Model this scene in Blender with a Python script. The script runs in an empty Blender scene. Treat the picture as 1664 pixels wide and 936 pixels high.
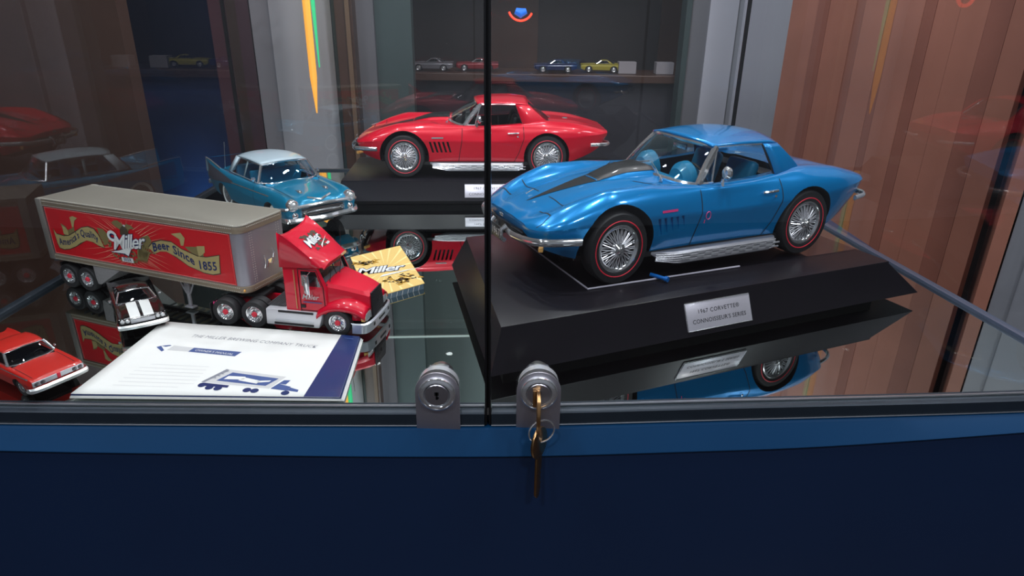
import bpy, bmesh, math, random
from mathutils import Vector, Matrix
from mathutils.bvhtree import BVHTree
random.seed(7)
R = math.radians
Z0 = 0.95            # height of the case's mirror shelf above the room floor (metres)
C = bpy.context.scene.collection
S = bpy.context.scene

# ---------------------------------------------------------------- camera
cd = bpy.data.cameras.new('camera'); cam = bpy.data.objects.new('camera', cd); C.objects.link(cam)
cd.sensor_width = 36; cd.lens = 36 * 1071 / 1664; cd.clip_start = 0.01; cd.clip_end = 60
_p, _r = 0.394, 0.0139
_f = Vector((0, math.cos(_p), -math.sin(_p))); _u = Vector((0, math.sin(_p), math.cos(_p))); _x = Vector((1, 0, 0))
_rx = math.cos(_r) * _x + math.sin(_r) * _u; _ux = -math.sin(_r) * _x + math.cos(_r) * _u
cam.matrix_world = Matrix(((_rx.x, _ux.x, -_f.x, 0), (_rx.y, _ux.y, -_f.y, 0), (_rx.z, _ux.z, -_f.z, Z0 + 0.262), (0, 0, 0, 1)))
S.camera = cam

# ---------------------------------------------------------------- world and lights
w = bpy.data.worlds.new('room_air'); S.world = w; w.use_nodes = True
w.node_tree.nodes['Background'].inputs[0].default_value = (0.30, 0.33, 0.45, 1)
w.node_tree.nodes['Background'].inputs[1].default_value = 0.12
S.view_settings.view_transform = 'Standard'; S.view_settings.look = 'None'
S.view_settings.exposure = 0.0; S.view_settings.gamma = 1.0

def area(name, loc, target, size, power, col=(1, 1, 1), shape='DISK', sy=None):
    l = bpy.data.lights.new(name, 'AREA'); l.shape = shape; l.size = size
    if sy: l.size_y = sy
    l.energy = power; l.color = col
    o = bpy.data.objects.new(name, l); C.objects.link(o); o.location = loc
    o.rotation_euler = (Vector(target) - Vector(loc)).to_track_quat('-Z', 'Y').to_euler()
    return o
# small LED pucks under the lid of the case
for i, (x, y) in enumerate([(-330, 560), (-110, 520), (110, 540), (310, 600), (-380, 860), (-150, 900), (80, 930), (300, 950)]):
    area('case_spotlight', (x / 1000, y / 1000, Z0 + .72), (x / 1000 * .95, y / 1000, Z0), .02, .95, (.93, .96, 1.0))
# unseen fill lights of the hall, added to brighten chrome and case front
for x, y, e in ((-2.2, -1.6, 12), (-.7, -1.2, 20), (.8, -1.3, 20), (2.3, -1.5, 12), (-1.5, .0, 10), (1.9, .1, 12)):
    area('ceiling_fill_light', (x, y, 3.15), (x * .8, y + .25, 1.0), .28, e, (.88, .92, 1.0), 'SQUARE')
area('hall_fill_light', (.9, .9, 3.0), (1.2, 2.0, 1.2), .5, 30, (1.0, .90, .88))  # unseen fill, added to brighten the planks, pillar and left panels
area('hall_fill_light', (.1, 1.7, 3.0), (.75, 2.9, 1.3), .4, 16, (.85, .88, 1.0))
area('hall_fill_light', (-.9, 1.3, 3.0), (-1.3, 2.6, 1.3), .4, 12, (.88, .92, 1.0))
area('blue_hall_lamp', (-5.0, 10.5, 2.8), (-5.2, 11.2, 0), .6, 110, (.05, .25, 1.0))

# ---------------------------------------------------------------- materials
MATS = {}
def mat(name, col, metal=0.0, rough=.5, coat=0.0, var=.06, scale=40, spec=.5, emit=0, bump=0, coat_rough=.03):
    if name in MATS: return MATS[name]
    m = bpy.data.materials.new(name); m.use_nodes = True; nt = m.node_tree; b = nt.nodes['Principled BSDF']
    c4 = (*col, 1)
    b.inputs['Metallic'].default_value = metal; b.inputs['Roughness'].default_value = rough
    b.inputs['Coat Weight'].default_value = coat; b.inputs['Coat Roughness'].default_value = coat_rough
    b.inputs['Specular IOR Level'].default_value = spec
    tc = nt.nodes.new('ShaderNodeTexCoord'); n = nt.nodes.new('ShaderNodeTexNoise'); n.inputs['Scale'].default_value = scale
    n.inputs['Detail'].default_value = 4
    nt.links.new(tc.outputs['Object'], n.inputs['Vector'])
    mx = nt.nodes.new('ShaderNodeMix'); mx.data_type = 'RGBA'
    mx.inputs[6].default_value = tuple(max(0, v * (1 - var)) for v in col) + (1,)
    mx.inputs[7].default_value = tuple(min(1, v * (1 + var)) for v in col) + (1,)
    nt.links.new(n.outputs['Fac'], mx.inputs[0]); nt.links.new(mx.outputs[2], b.inputs['Base Color'])
    if bump:
        bp = nt.nodes.new('ShaderNodeBump'); bp.inputs['Strength'].default_value = bump; bp.inputs['Distance'].default_value = .001
        nt.links.new(n.outputs['Fac'], bp.inputs['Height']); nt.links.new(bp.outputs[0], b.inputs['Normal'])
    if emit:
        b.inputs['Emission Color'].default_value = c4; b.inputs['Emission Strength'].default_value = emit
    MATS[name] = m; return m

def glass_mat(name, tint=(1, 1, 1), ior=1.5, refl=1.0, rough=0.0):
    """thin pane: mostly see-through, mirror-like by the Fresnel law"""
    m = bpy.data.materials.new(name); m.use_nodes = True; nt = m.node_tree; nt.nodes.clear()
    out = nt.nodes.new('ShaderNodeOutputMaterial'); tr = nt.nodes.new('ShaderNodeBsdfTransparent'); gl = nt.nodes.new('ShaderNodeBsdfGlossy')
    mx = nt.nodes.new('ShaderNodeMixShader'); mu = nt.nodes.new('ShaderNodeMath'); mu.operation = 'MULTIPLY'
    # Schlick's form of Fresnel for a two-faced pane, the same from either side
    lw = nt.nodes.new('ShaderNodeLayerWeight'); lw.inputs['Blend'].default_value = .5
    pw = nt.nodes.new('ShaderNodeMath'); pw.operation = 'POWER'; pw.inputs[1].default_value = 5
    ma = nt.nodes.new('ShaderNodeMath'); ma.operation = 'MULTIPLY_ADD'; ma.inputs[1].default_value = .88; ma.inputs[2].default_value = .075
    nt.links.new(lw.outputs['Facing'], pw.inputs[0]); nt.links.new(pw.outputs[0], ma.inputs[0]); nt.links.new(ma.outputs[0], mu.inputs[0])
    mu.inputs[1].default_value = refl; mu.use_clamp = True
    tr.inputs[0].default_value = (*tint, 1); gl.inputs[0].default_value = (1, 1, 1, 1); gl.inputs['Roughness'].default_value = rough
    nt.links.new(mu.outputs[0], mx.inputs[0]); nt.links.new(tr.outputs[0], mx.inputs[1]); nt.links.new(gl.outputs[0], mx.inputs[2])
    nt.links.new(mx.outputs[0], out.inputs[0]); return m

BLUE = mat('blue car paint', (.0, .20, .52), .35, .24, .8, .04, spec=.3)
RED = mat('red car paint', (.62, .003, .022), .1, .3, .8, .04, spec=.3)
TEAL = mat('teal car paint', (.0, .20, .36), .3, .28, 1.0, .04)
WHITEROOF = mat('pale grey roof paint', (.42, .52, .58), 0, .3, .6, .03)
ORANGERED = mat('orange red car paint', (.50, .016, .010), .05, .32, .8, .05)
BLACKP = mat('black car paint', (.004, .004, .005), 0, .18, 1.0)
TRUCKRED = mat('truck red paint', (.66, .002, .026), 0, .35, .6, .04, spec=.3)
CHROME = mat('chrome', (.88, .90, .92), .88, .13, 0, .02)
SPOKE = mat('bright spoke metal', (.80, .80, .84), .6, .25, 0, .02)
STEEL = mat('brushed steel', (.62, .62, .66), 1, .3, 0, .08, 300)
SILVER = mat('silver paint', (.62, .64, .68), .5, .35, .3, .05)
RUBBER = mat('tyre rubber', (.011, .011, .013), 0, .6)
REDLINE = mat('red tyre line', (.75, .02, .05), 0, .5)
DARK = mat('matt black', (.006, .006, .008), 0, .6)
GAP = mat('panel gap black', (.002, .003, .006), 0, .8)
STRIPE = mat('black hood stripe', (.005, .005, .006), 0, .42, .1)
WHITEP = mat('white paint', (.8, .82, .8), 0, .4, .3)
INTB = mat('blue vinyl', (.0, .22, .42), 0, .4, .2, .1)
INTK = mat('black vinyl', (.01, .01, .012), 0, .45)
LENS = mat('lamp lens', (.75, .78, .8), .6, .12, 1)
AMBER = mat('amber lens', (.85, .45, .12), 0, .25, 1)
PINK = mat('pink red enamel', (.75, .05, .22), .2, .3)
CARGLASS = glass_mat('car window glass', (.80, .86, .86), 1.5, 1.6)
PANE = glass_mat('case glass', (.97, .985, .98), 1.5, 1.0)
NAVY = mat('navy cabinet paint', (.004, .018, .060), 0, .42, .15, .12, 6)
NAVYLIT = mat('lit navy cabinet ledge', (.002, .040, .115), 0, .5, 0, .15, 8, spec=.15)  # lighter copy of the cabinet navy: light on the ledge is in the colour
RAILM = mat('dark gunmetal rail', (.022, .032, .045), .4, .42, 0, .15, 60)
RUBBERB = mat('black gasket', (.003, .003, .004), 0, .35, .3)
PLINTH = mat('black satin plinth', (.008, .007, .010), 0, .33, 0, .2, 20, spec=.28)
ACRYL = mat('acrylic edge', (.50, .48, .56), 0, .2, .5)
BRASS = mat('brass key', (.62, .36, .16), 1, .28, 0, .12, 200)
PAPER = mat('white paper', (.80, .80, .77), 0, .6, 0, .02)
PRINTB = mat('navy print', (.008, .025, .12), 0, .4, .2)
PRINTM = mat('mid blue print', (.05, .09, .26), 0, .5)
PRINTG = mat('grey print', (.22, .23, .27), 0, .6)
PRINTL = mat('pale grey print', (.58, .58, .58), 0, .6)
YELLOWC = mat('yellow card', (.78, .54, .18), 0, .5, .1, .04)
YELLOWL = mat('pale yellow print', (.93, .73, .32), 0, .5)
OCHRE = mat('ochre print', (.50, .27, .03), 0, .5)
TRSIL = mat('trailer satin metal', (.30, .285, .26), .45, .42, 0, .1, 30)
TRSIL2 = mat('trailer rail metal', (.30, .24, .17), .35, .5, 0, .15, 40)
TRRED = mat('trailer panel red', (.60, .008, .015), 0, .42, .3, .05)
KHAKI = mat('ribbon khaki print', (.42, .34, .14), 0, .5, .1, .08)
KHAKID = mat('ribbon shadow print', (.20, .16, .06), 0, .5)
BROWNP = mat('dark brown print', (.07, .05, .03), 0, .5)
RAYP = mat('pale ray print', (.85, .45, .30), 0, .5)

# ---------------------------------------------------------------- mesh builder
class MB:
    def __init__(s, sc=.001):
        s.sc = sc; s.V = []; s.F = []; s.MI = []; s.M = Matrix.Identity(4); s.mi = 0
    def add(s, vs, fs):
        n = len(s.V); s.V += [tuple(s.M @ Vector(v)) for v in vs]
        for f in fs: s.F.append([n + i for i in f]); s.MI.append(s.mi)
        return s
    def box(s, c, d, rz=0, taper=1):
        cx, cy, cz = c; a, b, h = d[0] / 2, d[1] / 2, d[2] / 2; co, si = math.cos(rz), math.sin(rz); vs = []
        for z, t in ((-h, 1), (h, taper)):
            for x, y in ((-a, -b), (a, -b), (a, b), (-a, b)):
                x *= t; y *= t; vs.append((cx + co * x - si * y, cy + si * x + co * y, cz + z))
        return s.add(vs, [(3, 2, 1, 0), (4, 5, 6, 7), (0, 1, 5, 4), (1, 2, 6, 5), (2, 3, 7, 6), (3, 0, 4, 7)])
    def hexa(s, p): # 8 points, bottom ring then top ring
        return s.add(p, [(3, 2, 1, 0), (4, 5, 6, 7), (0, 1, 5, 4), (1, 2, 6, 5), (2, 3, 7, 6), (3, 0, 4, 7)])
    def grid(s, rows, cu=False, cv=False):
        n, m = len(rows), len(rows[0]); vs = [p for r in rows for p in r]; fs = []
        for i in range(n if cu else n - 1):
            for j in range(m if cv else m - 1):
                fs.append((i * m + j, i * m + (j + 1) % m, ((i + 1) % n) * m + (j + 1) % m, ((i + 1) % n) * m + j))
        return s.add(vs, fs)
    def tube(s, pts, r, n=6, closed=False, caps=True):
        pts = [Vector(p) for p in pts]; N = len(pts); rows = []; up = Vector((0, 0, 1)); rr = r if isinstance(r, (list, tuple)) else [r] * N
        prev = None
        for i, p in enumerate(pts):
            if closed: t = pts[(i + 1) % N] - pts[i - 1]
            else: t = pts[min(i + 1, N - 1)] - pts[max(i - 1, 0)]
            t.normalize()
            if prev is None:
                a = t.cross(up)
                if a.length < .1: a = t.cross(Vector((1, 0, 0)))
            else: a = prev - t * prev.dot(t)
            a.normalize(); prev = a; b = t.cross(a)
            rows.append([tuple(p + (a * math.cos(k * 2 * math.pi / n) + b * math.sin(k * 2 * math.pi / n)) * rr[i]) for k in range(n)])
        s.grid(rows, cu=closed, cv=True)
        if caps and not closed:
            for rw, fl in ((rows[0], 0), (rows[-1], 1)): s.add(rw, [tuple(range(n))])
        return s
    def lathe(s, prof, n=24, axis='y', o=(0, 0, 0), a0=0, a1=None):
        """prof: (radius, along-axis)"""
        rows = []
        full = a1 is None
        k = n if full else n + 1
        for i in range(k):
            t = a0 + (2 * math.pi if full else (a1 - a0)) * i / n; c, q = math.cos(t), math.sin(t); rw = []
            for r, h in prof:
                if axis == 'y': rw.append((o[0] + r * c, o[1] + h, o[2] + r * q))
                elif axis == 'z': rw.append((o[0] + r * c, o[1] + r * q, o[2] + h))
                else: rw.append((o[0] + h, o[1] + r * c, o[2] + r * q))
            rows.append(rw)
        return s.grid(rows, cu=full)
    def prism(s, poly, fn0, fn1):
        n = len(poly); a = [fn0(*p) for p in poly]; b = [fn1(*p) for p in poly]
        return s.add(a + b, [tuple(range(n))[::-1], tuple(range(n, 2 * n))] + [(i, (i + 1) % n, n + (i + 1) % n, n + i) for i in range(n)])
    def poly(s, pts): return s.add(pts, [tuple(range(len(pts)))])
    def build(s, name, m, parent=None, smooth=True, sharp=35, bevel=0, solid=0, recalc=True, seg=2):
        me = bpy.data.meshes.new(name); me.from_pydata([tuple(c * s.sc for c in v) for v in s.V], [], s.F)
        ms = m if isinstance(m, (list, tuple)) else [m]
        for q in ms: me.materials.append(q)
        me.polygons.foreach_set('material_index', s.MI)
        if recalc:
            bm = bmesh.new(); bm.from_mesh(me); bmesh.ops.remove_doubles(bm, verts=bm.verts, dist=1e-7)
            bmesh.ops.recalc_face_normals(bm, faces=bm.faces)
            if bevel: bmesh.ops.bevel(bm, geom=[e for e in bm.edges if len(e.link_faces) == 2 and e.calc_face_angle(0) > R(30)], offset=bevel * s.sc, segments=seg, affect='EDGES', profile=.5, clamp_overlap=True)
            bm.to_mesh(me); bm.free()
        if smooth:
            me.shade_smooth()
            try: me.set_sharp_from_angle(angle=R(sharp))
            except Exception: pass
        o = bpy.data.objects.new(name, me); C.objects.link(o)
        if parent: o.parent = parent
        if solid:
            md = o.modifiers.new('solid', 'SOLIDIFY'); md.thickness = solid * s.sc; md.offset = 1
        return o

def root(name, label, cat, x, y, z=0, yaw=0, group=None, extra=None):
    o = bpy.data.objects.new(name, None); C.objects.link(o); o.location = (x / 1000, y / 1000, Z0 + z / 1000)
    o.rotation_euler = (0, 0, yaw); o['label'] = label; o['category'] = cat; o.empty_display_size = .02
    if group: o['group'] = group
    return o
def single(o, label, cat, group=None):
    o['label'] = label; o['category'] = cat
    if group: o['group'] = group
    return o
def struct(o): o['kind'] = 'structure'; return o

def text_geo(txt, size=1, shear=0, off=0, spacing=1, align='CENTER'):
    cu = bpy.data.curves.new('t', 'FONT'); cu.body = txt; cu.size = size; cu.shear = shear; cu.offset = off
    cu.space_character = spacing; cu.align_x = align; cu.resolution_u = 2
    o = bpy.data.objects.new('t', cu); C.objects.link(o); bpy.context.view_layer.update()
    me = bpy.data.meshes.new_from_object(o); vs = [(v.co.x, v.co.y) for v in me.vertices]; fs = [tuple(p.vertices) for p in me.polygons]
    bpy.data.objects.remove(o); bpy.data.meshes.remove(me); bpy.data.curves.remove(cu)
    return vs, fs
def text_on(mb, txt, size, fn, **k):
    vs, fs = text_geo(txt, size, **k); mb.add([fn(x, y) for x, y in vs], fs)

# smooth table lookup
def tab(*pts):
    xs = [p[0] for p in pts]; ys = [p[1] for p in pts]; n = len(xs)
    d = [(ys[i + 1] - ys[i]) / (xs[i + 1] - xs[i]) for i in range(n - 1)]; m = [d[0]] + [0 if d[i - 1] * d[i] <= 0 else 2 * d[i - 1] * d[i] / (d[i - 1] + d[i]) for i in range(1, n - 1)] + [d[-1]]
    def f(x):
        if x <= xs[0]: return ys[0]
        if x >= xs[-1]: return ys[-1]
        i = max(j for j in range(n - 1) if xs[j] <= x); h = xs[i + 1] - xs[i]; t = (x - xs[i]) / h
        return (2 * t**3 - 3 * t * t + 1) * ys[i] + (t**3 - 2 * t * t + t) * h * m[i] + (-2 * t**3 + 3 * t * t) * ys[i + 1] + (t**3 - t * t) * h * m[i + 1]
    return f
def crom(pts, k=4):
    out = []; n = len(pts); P = [Vector(p) for p in pts]
    for i in range(n - 1):
        p0, p1, p2, p3 = P[max(i - 1, 0)], P[i], P[i + 1], P[min(i + 2, n - 1)]
        for j in range(k):
            t = j / k; out.append(tuple(.5 * ((2 * p1) + (-p0 + p2) * t + (2 * p0 - 5 * p1 + 4 * p2 - p3) * t * t + (-p0 + 3 * p1 - 3 * p2 + p3) * t**3)))
    out.append(tuple(P[-1])); return out

# ---------------------------------------------------------------- generic car body
def body_mesh(mb, T, L, xf, ns=90):
    rows = []
    for i in range(ns + 1):
        u = i / ns; s = L * (u - .045 * math.sin(2 * math.pi * u))
        g = {k: f(s) for k, f in T.items()}
        a = [(0, g['zt']), (g['yv'] * .55, g['zt'] * .72 + g['zv'] * .28 + .004), (g['yv'], g['zv']), (g['yf'], g['zf']), (g['W'] - g.get('sh', .05), g['zf'] * .45 + g['zc'] * .55 + g.get('bul', .03)), (g['W'], g['zc'])]
        b = [(g['W'], g['zc']), (g['W'] - g['in1'], g['zc'] * .5 + g['zb'] * .5), (g['W'] - g['in2'], g['zb'] + .01)]
        c = [(g['W'] - g['in2'] - .03, g['zb']), (g['W'] * .45, g['zb']), (0, g['zb'])]
        half = crom(a, 4)[:-1] + crom(b, 4) + c
        ring = [(xf - s, y, z) for y, z in half] + [(xf - s, -y, z) for y, z in half[-2:0:-1]]
        rows.append(ring)
    mb.grid(rows, cv=True)
    n = len(rows[0]); h = n // 2
    for rw in (rows[0], rows[-1]):   # caps as strips across
        for j in range(h):
            a, b, c, d = rw[j], rw[(j + 1)], rw[(n - j - 1) % n], rw[(n - j) % n]
            mb.add([a, b, c, d], [(0, 1, 2, 3)] if j not in (0,) else [(0, 1, 2)])
    return mb
def cut(o, cutter_mb, paint_test=None, dark=None):
    cutter_mb.MI = [1] * len(cutter_mb.F); c = cutter_mb.build('cutter', [o.data.materials[0], DARK], o.parent, smooth=False)
    md = o.modifiers.new('cut', 'BOOLEAN'); md.operation = 'DIFFERENCE'; md.solver = 'EXACT'; md.object = c; md.use_self = True; cbv = BVHTree.FromPolygons([v.co.copy() for v in c.data.vertices], [list(p.vertices) for p in c.data.polygons])
    bpy.context.view_layer.update(); dg = bpy.context.evaluated_depsgraph_get()
    me = bpy.data.meshes.new_from_object(o.evaluated_get(dg)); o.modifiers.clear(); old = o.data; me.name = old.name; o.data = me
    bpy.data.objects.remove(c)
    if len(me.materials) < 2: me.materials.append(dark or DARK)
    else: me.materials[1] = dark or DARK
    for p in me.polygons:
        h = cbv.find_nearest(p.center); p.material_index = 1 if h[0] is not None and h[3] < 2.5e-5 else 0
    me.shade_smooth(); me.set_sharp_from_angle(angle=R(32))
    return o
p_sc = [1]
def bvh_of(objs):
    dg = bpy.context.evaluated_depsgraph_get(); vs = []; fs = []
    for o in objs:
        n = len(vs); vs += [v.co.copy() for v in o.data.vertices]; fs += [[n + i for i in p.vertices] for p in o.data.polygons]
    return BVHTree.FromPolygons(vs, fs)
def ray(bv, o, d, sc, off=.003):
    h = bv.ray_cast(Vector(o) * sc, Vector(d))
    if h[0] is None: return None
    n = h[1] if h[1].dot(Vector(d)) < 0 else -h[1]
    return h[0] / sc + n * off
def drape_line(mb, bv, pts, d, width, sc, off=.003, step=.04):
    """thin ribbon laid on the body along the polyline, shot in direction d"""
    P = []
    for a, b in zip(pts[:-1], pts[1:]):
        a, b = Vector(a), Vector(b); k = max(1, int((b - a).length / step))
        P += [a + (b - a) * i / k for i in range(k)]
    P.append(Vector(pts[-1])); D = Vector(d); L_, R_ = [], []
    for i, p in enumerate(P):
        t = (P[min(i + 1, len(P) - 1)] - P[max(i - 1, 0)]).normalized(); sd = t.cross(D).normalized() * width / 2
        a, b = ray(bv, p + sd, d, sc, off), ray(bv, p - sd, d, sc, off)
        if a is None or b is None: continue
        L_.append(tuple(a)); R_.append(tuple(b))
    if len(L_) > 1: mb.grid([L_, R_])
def drape_poly(mb, bv, rows, d, sc, off=.003):
    out = []
    for rw in rows:
        o = [ray(bv, p, d, sc, off) for p in rw]
        if any(q is None for q in o): continue
        out.append([tuple(q) for q in o])
    if len(out) > 1: mb.grid(out)

def patch(mb, A, B, Cc, D, bulge=0, bdir=(0, 0, 1), nu=8, nv=6, pu=1):
    """bilinear sheet A-B along the bottom, D-C along the top"""
    A, B, Cc, D, bd = Vector(A), Vector(B), Vector(Cc), Vector(D), Vector(bdir); rows = []
    for j in range(nv + 1):
        t = j / nv; rw = []
        for i in range(nu + 1):
            u = i / nu; p = (A * (1 - u) + B * u) * (1 - t) + (D * (1 - u) + Cc * u) * t
            k = 4 * u * (1 - u); rw.append(tuple(p + bd * bulge * k ** pu))
        rows.append(rw)
    mb.grid(rows)

def make_wheel(parent, x, y, z, Rr, wd, rim, sc, style='wire', red=0, white=False, side=1, hubcol=None):
    """tyre with rim, spokes and hub as its sub-parts; side=+1 outward is +y"""
    M = Matrix.Translation((x, y, z)) @ (Matrix.Identity(4) if side > 0 else Matrix.Rotation(math.pi, 4, 'Z'))
    h = wd / 2; mb = MB(sc); mb.M = M
    mb.lathe([(rim * .9, -h * .9), (Rr * .93, -h), (Rr, -h * .75), (Rr, h * .75), (Rr * .95, h), (Rr * .8, h * 1.04), (rim * 1.06, h * .95), (rim * .97, h * .8), (rim * .9, h * .5), (rim * .9, -h * .9)], 40)
    t = mb.build('tyre', RUBBER, parent)
    t['label'] = 'black rubber tyre' + (' with thin red line' if red else '')
    if red:
        mb = MB(sc); mb.M = M; mb.lathe([(red - .006, h * 1.035), (red, h * 1.075), (red + .007, h * 1.03)], 48); mb.build('red_line', REDLINE, t)
    if white:
        mb = MB(sc); mb.M = M; mb.lathe([(rim * 1.1, h * .98), (rim * 1.2, h * 1.06), (Rr * .86, h * 1.05)], 40); mb.build('white_wall', WHITEP, t)
    mb = MB(sc); mb.M = M
    mb.lathe([(rim * .84, -h * .2), (rim * .86, h * .8), (rim * .9, h * .9), (rim * .99, h * .98), (rim * 1.04, h * .95), (rim * 1.02, h * .8), (rim * .92, h * .6), (rim * .8, -h * .4)], 40)
    mb.build('rim', CHROME, t)
    mb = MB(sc); mb.M = M; mb.lathe([(.0001, h * .1), (rim * .92, h * .15)], 24); mb.build('wheel_back', DARK, t)
    mb = MB(sc); mb.M = M
    if style == 'wire':
        for k in range(44):
            a = 2 * math.pi * k / 44; b = a + (.17 if k % 2 else -.17); yo = h * (.85 if k % 2 else .7)
            p0 = (rim * .26 * math.cos(a), yo + .02, rim * .26 * math.sin(a)); p1 = (rim * .88 * math.cos(b), h * .62, rim * .88 * math.sin(b))
            mb.tube([p0, p1], .0062, 4, caps=False)
        mb.build('wire_spokes', SPOKE, t)['kind'] = 'stuff'
        mb = MB(sc); mb.M = M
        mb.lathe([(.0001, h + .05), (rim * .1, h + .048), (rim * .16, h + .02), (rim * .3, h * .95), (rim * .34, h * .75), (rim * .2, h * .4)], 20)
        for k in range(3):
            a = 2 * math.pi * k / 3; mb.box((rim * .2 * math.cos(a), h + .02, rim * .2 * math.sin(a)), (.03, .02, .03))
        mb.build('hub', CHROME, t)
    elif style == 'truck':
        mb.lathe([(rim * .3, h * .75), (rim * .55, h * .45), (rim * .82, h * .35)], 24)
        for k in range(10):
            a = 2 * math.pi * k / 10; mb.lathe([(.0001, h * .78), (rim * .07, h * .75), (rim * .07, h * .3)], 6, o=(rim * .62 * math.cos(a), 0, rim * .62 * math.sin(a)))
        mb.build('wheel_disc', CHROME, t)
        mb = MB(sc); mb.M = M; mb.lathe([(.0001, h * 1.12), (rim * .26, h * 1.1), (rim * .33, h * .95), (rim * .34, h * .6)], 20); mb.build('hub', REDLINE, t)
    else:
        mb.lathe([(.0001, h * 1.1), (rim * .3, h * 1.05), (rim * .4, h * .9), (rim * .7, h * .95), (rim * .9, h * .85)], 28)
        mb.build('hubcap', CHROME, t)
    return t

# ================================================================ the case (setting of the picture)
def case_pt(x): return tab((-480, 401), (-363, 399), (-188, 401), (-17, 405), (168, 417), (391, 433), (470, 442))(x)
def ledge_pt(x): return tab((-560, 366), (-340, 363), (-217, 362.4), (-94, 362.6), (30, 366.6), (157, 375), (371, 401), (560, 436))(x)
FLc, FRc, BRc, BLc = (-466, 401), (462, 441), (392, 1205), (-472, 1150)
cab = root('display_case', 'navy glass display case with two lock plates, holding the model vehicles', 'display case', 0, 400, -950)
def cmb(sc=.001):
    m = MB(sc); m.M = Matrix.Translation((0, -400, 950)); return m
# mirrored shelf
xs = [FLc[0] + (FRc[0] - FLc[0]) * i / 24 for i in range(25)]
mb = cmb(); front = [(x, case_pt(x)) for x in xs]; ring = front + [BRc, BLc]
mb.prism(ring, lambda x, y: (x, y, -6), lambda x, y: (x, y, 0))
mirror = bpy.data.materials.new('tinted mirror'); mirror.use_nodes = True
nt = mirror.node_tree; b = nt.nodes['Principled BSDF']; b.inputs['Metallic'].default_value = 1; b.inputs['Roughness'].default_value = .012
b.inputs['Base Color'].default_value = (.50, .55, .53, 1)
_n = nt.nodes.new('ShaderNodeTexNoise'); _n.inputs['Scale'].default_value = 30; _cr = nt.nodes.new('ShaderNodeMapRange')
_cr.inputs[3].default_value = .004; _cr.inputs[4].default_value = .03; nt.links.new(_n.outputs['Fac'], _cr.inputs[0]); nt.links.new(_cr.outputs[0], b.inputs['Roughness'])
mb.build('mirror_shelf', mirror, cab, smooth=False)
# cabinet body: a sloping fascia under the glass, then the plain bowed front
xl = [-478 + 952 * i / 40 for i in range(41)]
zed_ = tab((-560, -23), (-357, -25.7), (-229, -27.2), (-100, -29), (32, -29.6), (167, -29.6), (383, -21.5), (560, -14))
mb = cmb(); rows = []
for x in xl:
    y = case_pt(x); rows.append([(x, y + 8, -12.8), (x, y - 6, -12.8), (x, y - 7.5, -13.6), (x, y - 17.4, zed_(x)), (x, y - 17, zed_(x) - 1.0), (x, y - 10, zed_(x) - 1.4)])
mb.grid(rows); mb.build('ledge', NAVYLIT, cab, sharp=20)
mb = cmb(); ring = [(x, case_pt(x) - 15.5) for x in xl] + [(470, 1240), (-500, 1180)]; n = len(ring)
mb.prism(ring, lambda x, y: (x, y, -945), lambda x, y: (x, y, zed_(x) - .8 if y < 500 else -12))
mb.build('cabinet_body', NAVY, cab, smooth=False)
# rails under the glass, in two lengths either side of the seam
def along(x0, x1, n=20): return [x0 + (x1 - x0) * i / n for i in range(n + 1)]
for x0, x1 in ((-466, -18.5), (-13.5, 462)):
    mb = cmb(); rows = []
    for x in along(x0, x1):
        y = case_pt(x); rows.append([(x, y - 5, -12.6), (x, y - 5, -2.2), (x, y - 4, -1.4), (x, y - 1, -1.0), (x, y + 1.5, .6), (x, y + 6, .6), (x, y + 6, -8), (x, y + 6, -12.6)])
    mb.grid(rows, cv=True); mb.poly(rows[0]); mb.poly(rows[-1]); mb.build('bottom_rail', RAILM, cab, sharp=25)
    mb = cmb(); mb.tube([(x, case_pt(x) + 1.5, .9) for x in along(x0, x1)], .9, 6); mb.build('rail_lip', STEEL, cab)
    mb = cmb(); mb.tube([(x, case_pt(x) - 5.2, -11.6) for x in along(x0, x1)], .5, 6); mb.build('rail_bead', CHROME, cab)
# glass panes
H = 740
LEDY = 17.5
for nm, x0, x1 in (('front_pane', -466, -17.8), ('front_pane', -14.4, 462)):
    mb = cmb(); mb.grid([[(x, case_pt(x) - .5, -3), (x, case_pt(x) - .5, H)] for x in along(x0, x1, 16)]); mb.build(nm, PANE, cab)
def pane(a, b_): 
    mb = cmb(); mb.grid([[(a[0], a[1], -2), (a[0], a[1], H)], [(b_[0], b_[1], -2), (b_[0], b_[1], H)]]); mb.build('side_pane', PANE, cab)
pane(FLc, BLc); pane(BLc, BRc); pane(BRc, FRc)
for x in (-17.4, -14.6):
    mb = cmb(); mb.box((x, case_pt(x) - 1, (H - 12) / 2), (1.3, 6, H + 12)); mb.build('pane_edge', RUBBERB, cab, smooth=False)
mb = cmb(); mb.box((-16, case_pt(-16) + 2, (H - 12) / 2), (1.8, 2, H + 12)); mb.build('seam_gasket', RUBBERB, cab, smooth=False)
for px, py, q in ((*BLc, 5), (*BRc, 5.5), (*FLc, 6), (*FRc, 6)):
    mb = cmb(); mb.box((px, py, H / 2), (q, q, H)); mb.build('corner_seal', RUBBERB, cab, smooth=False)
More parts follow.
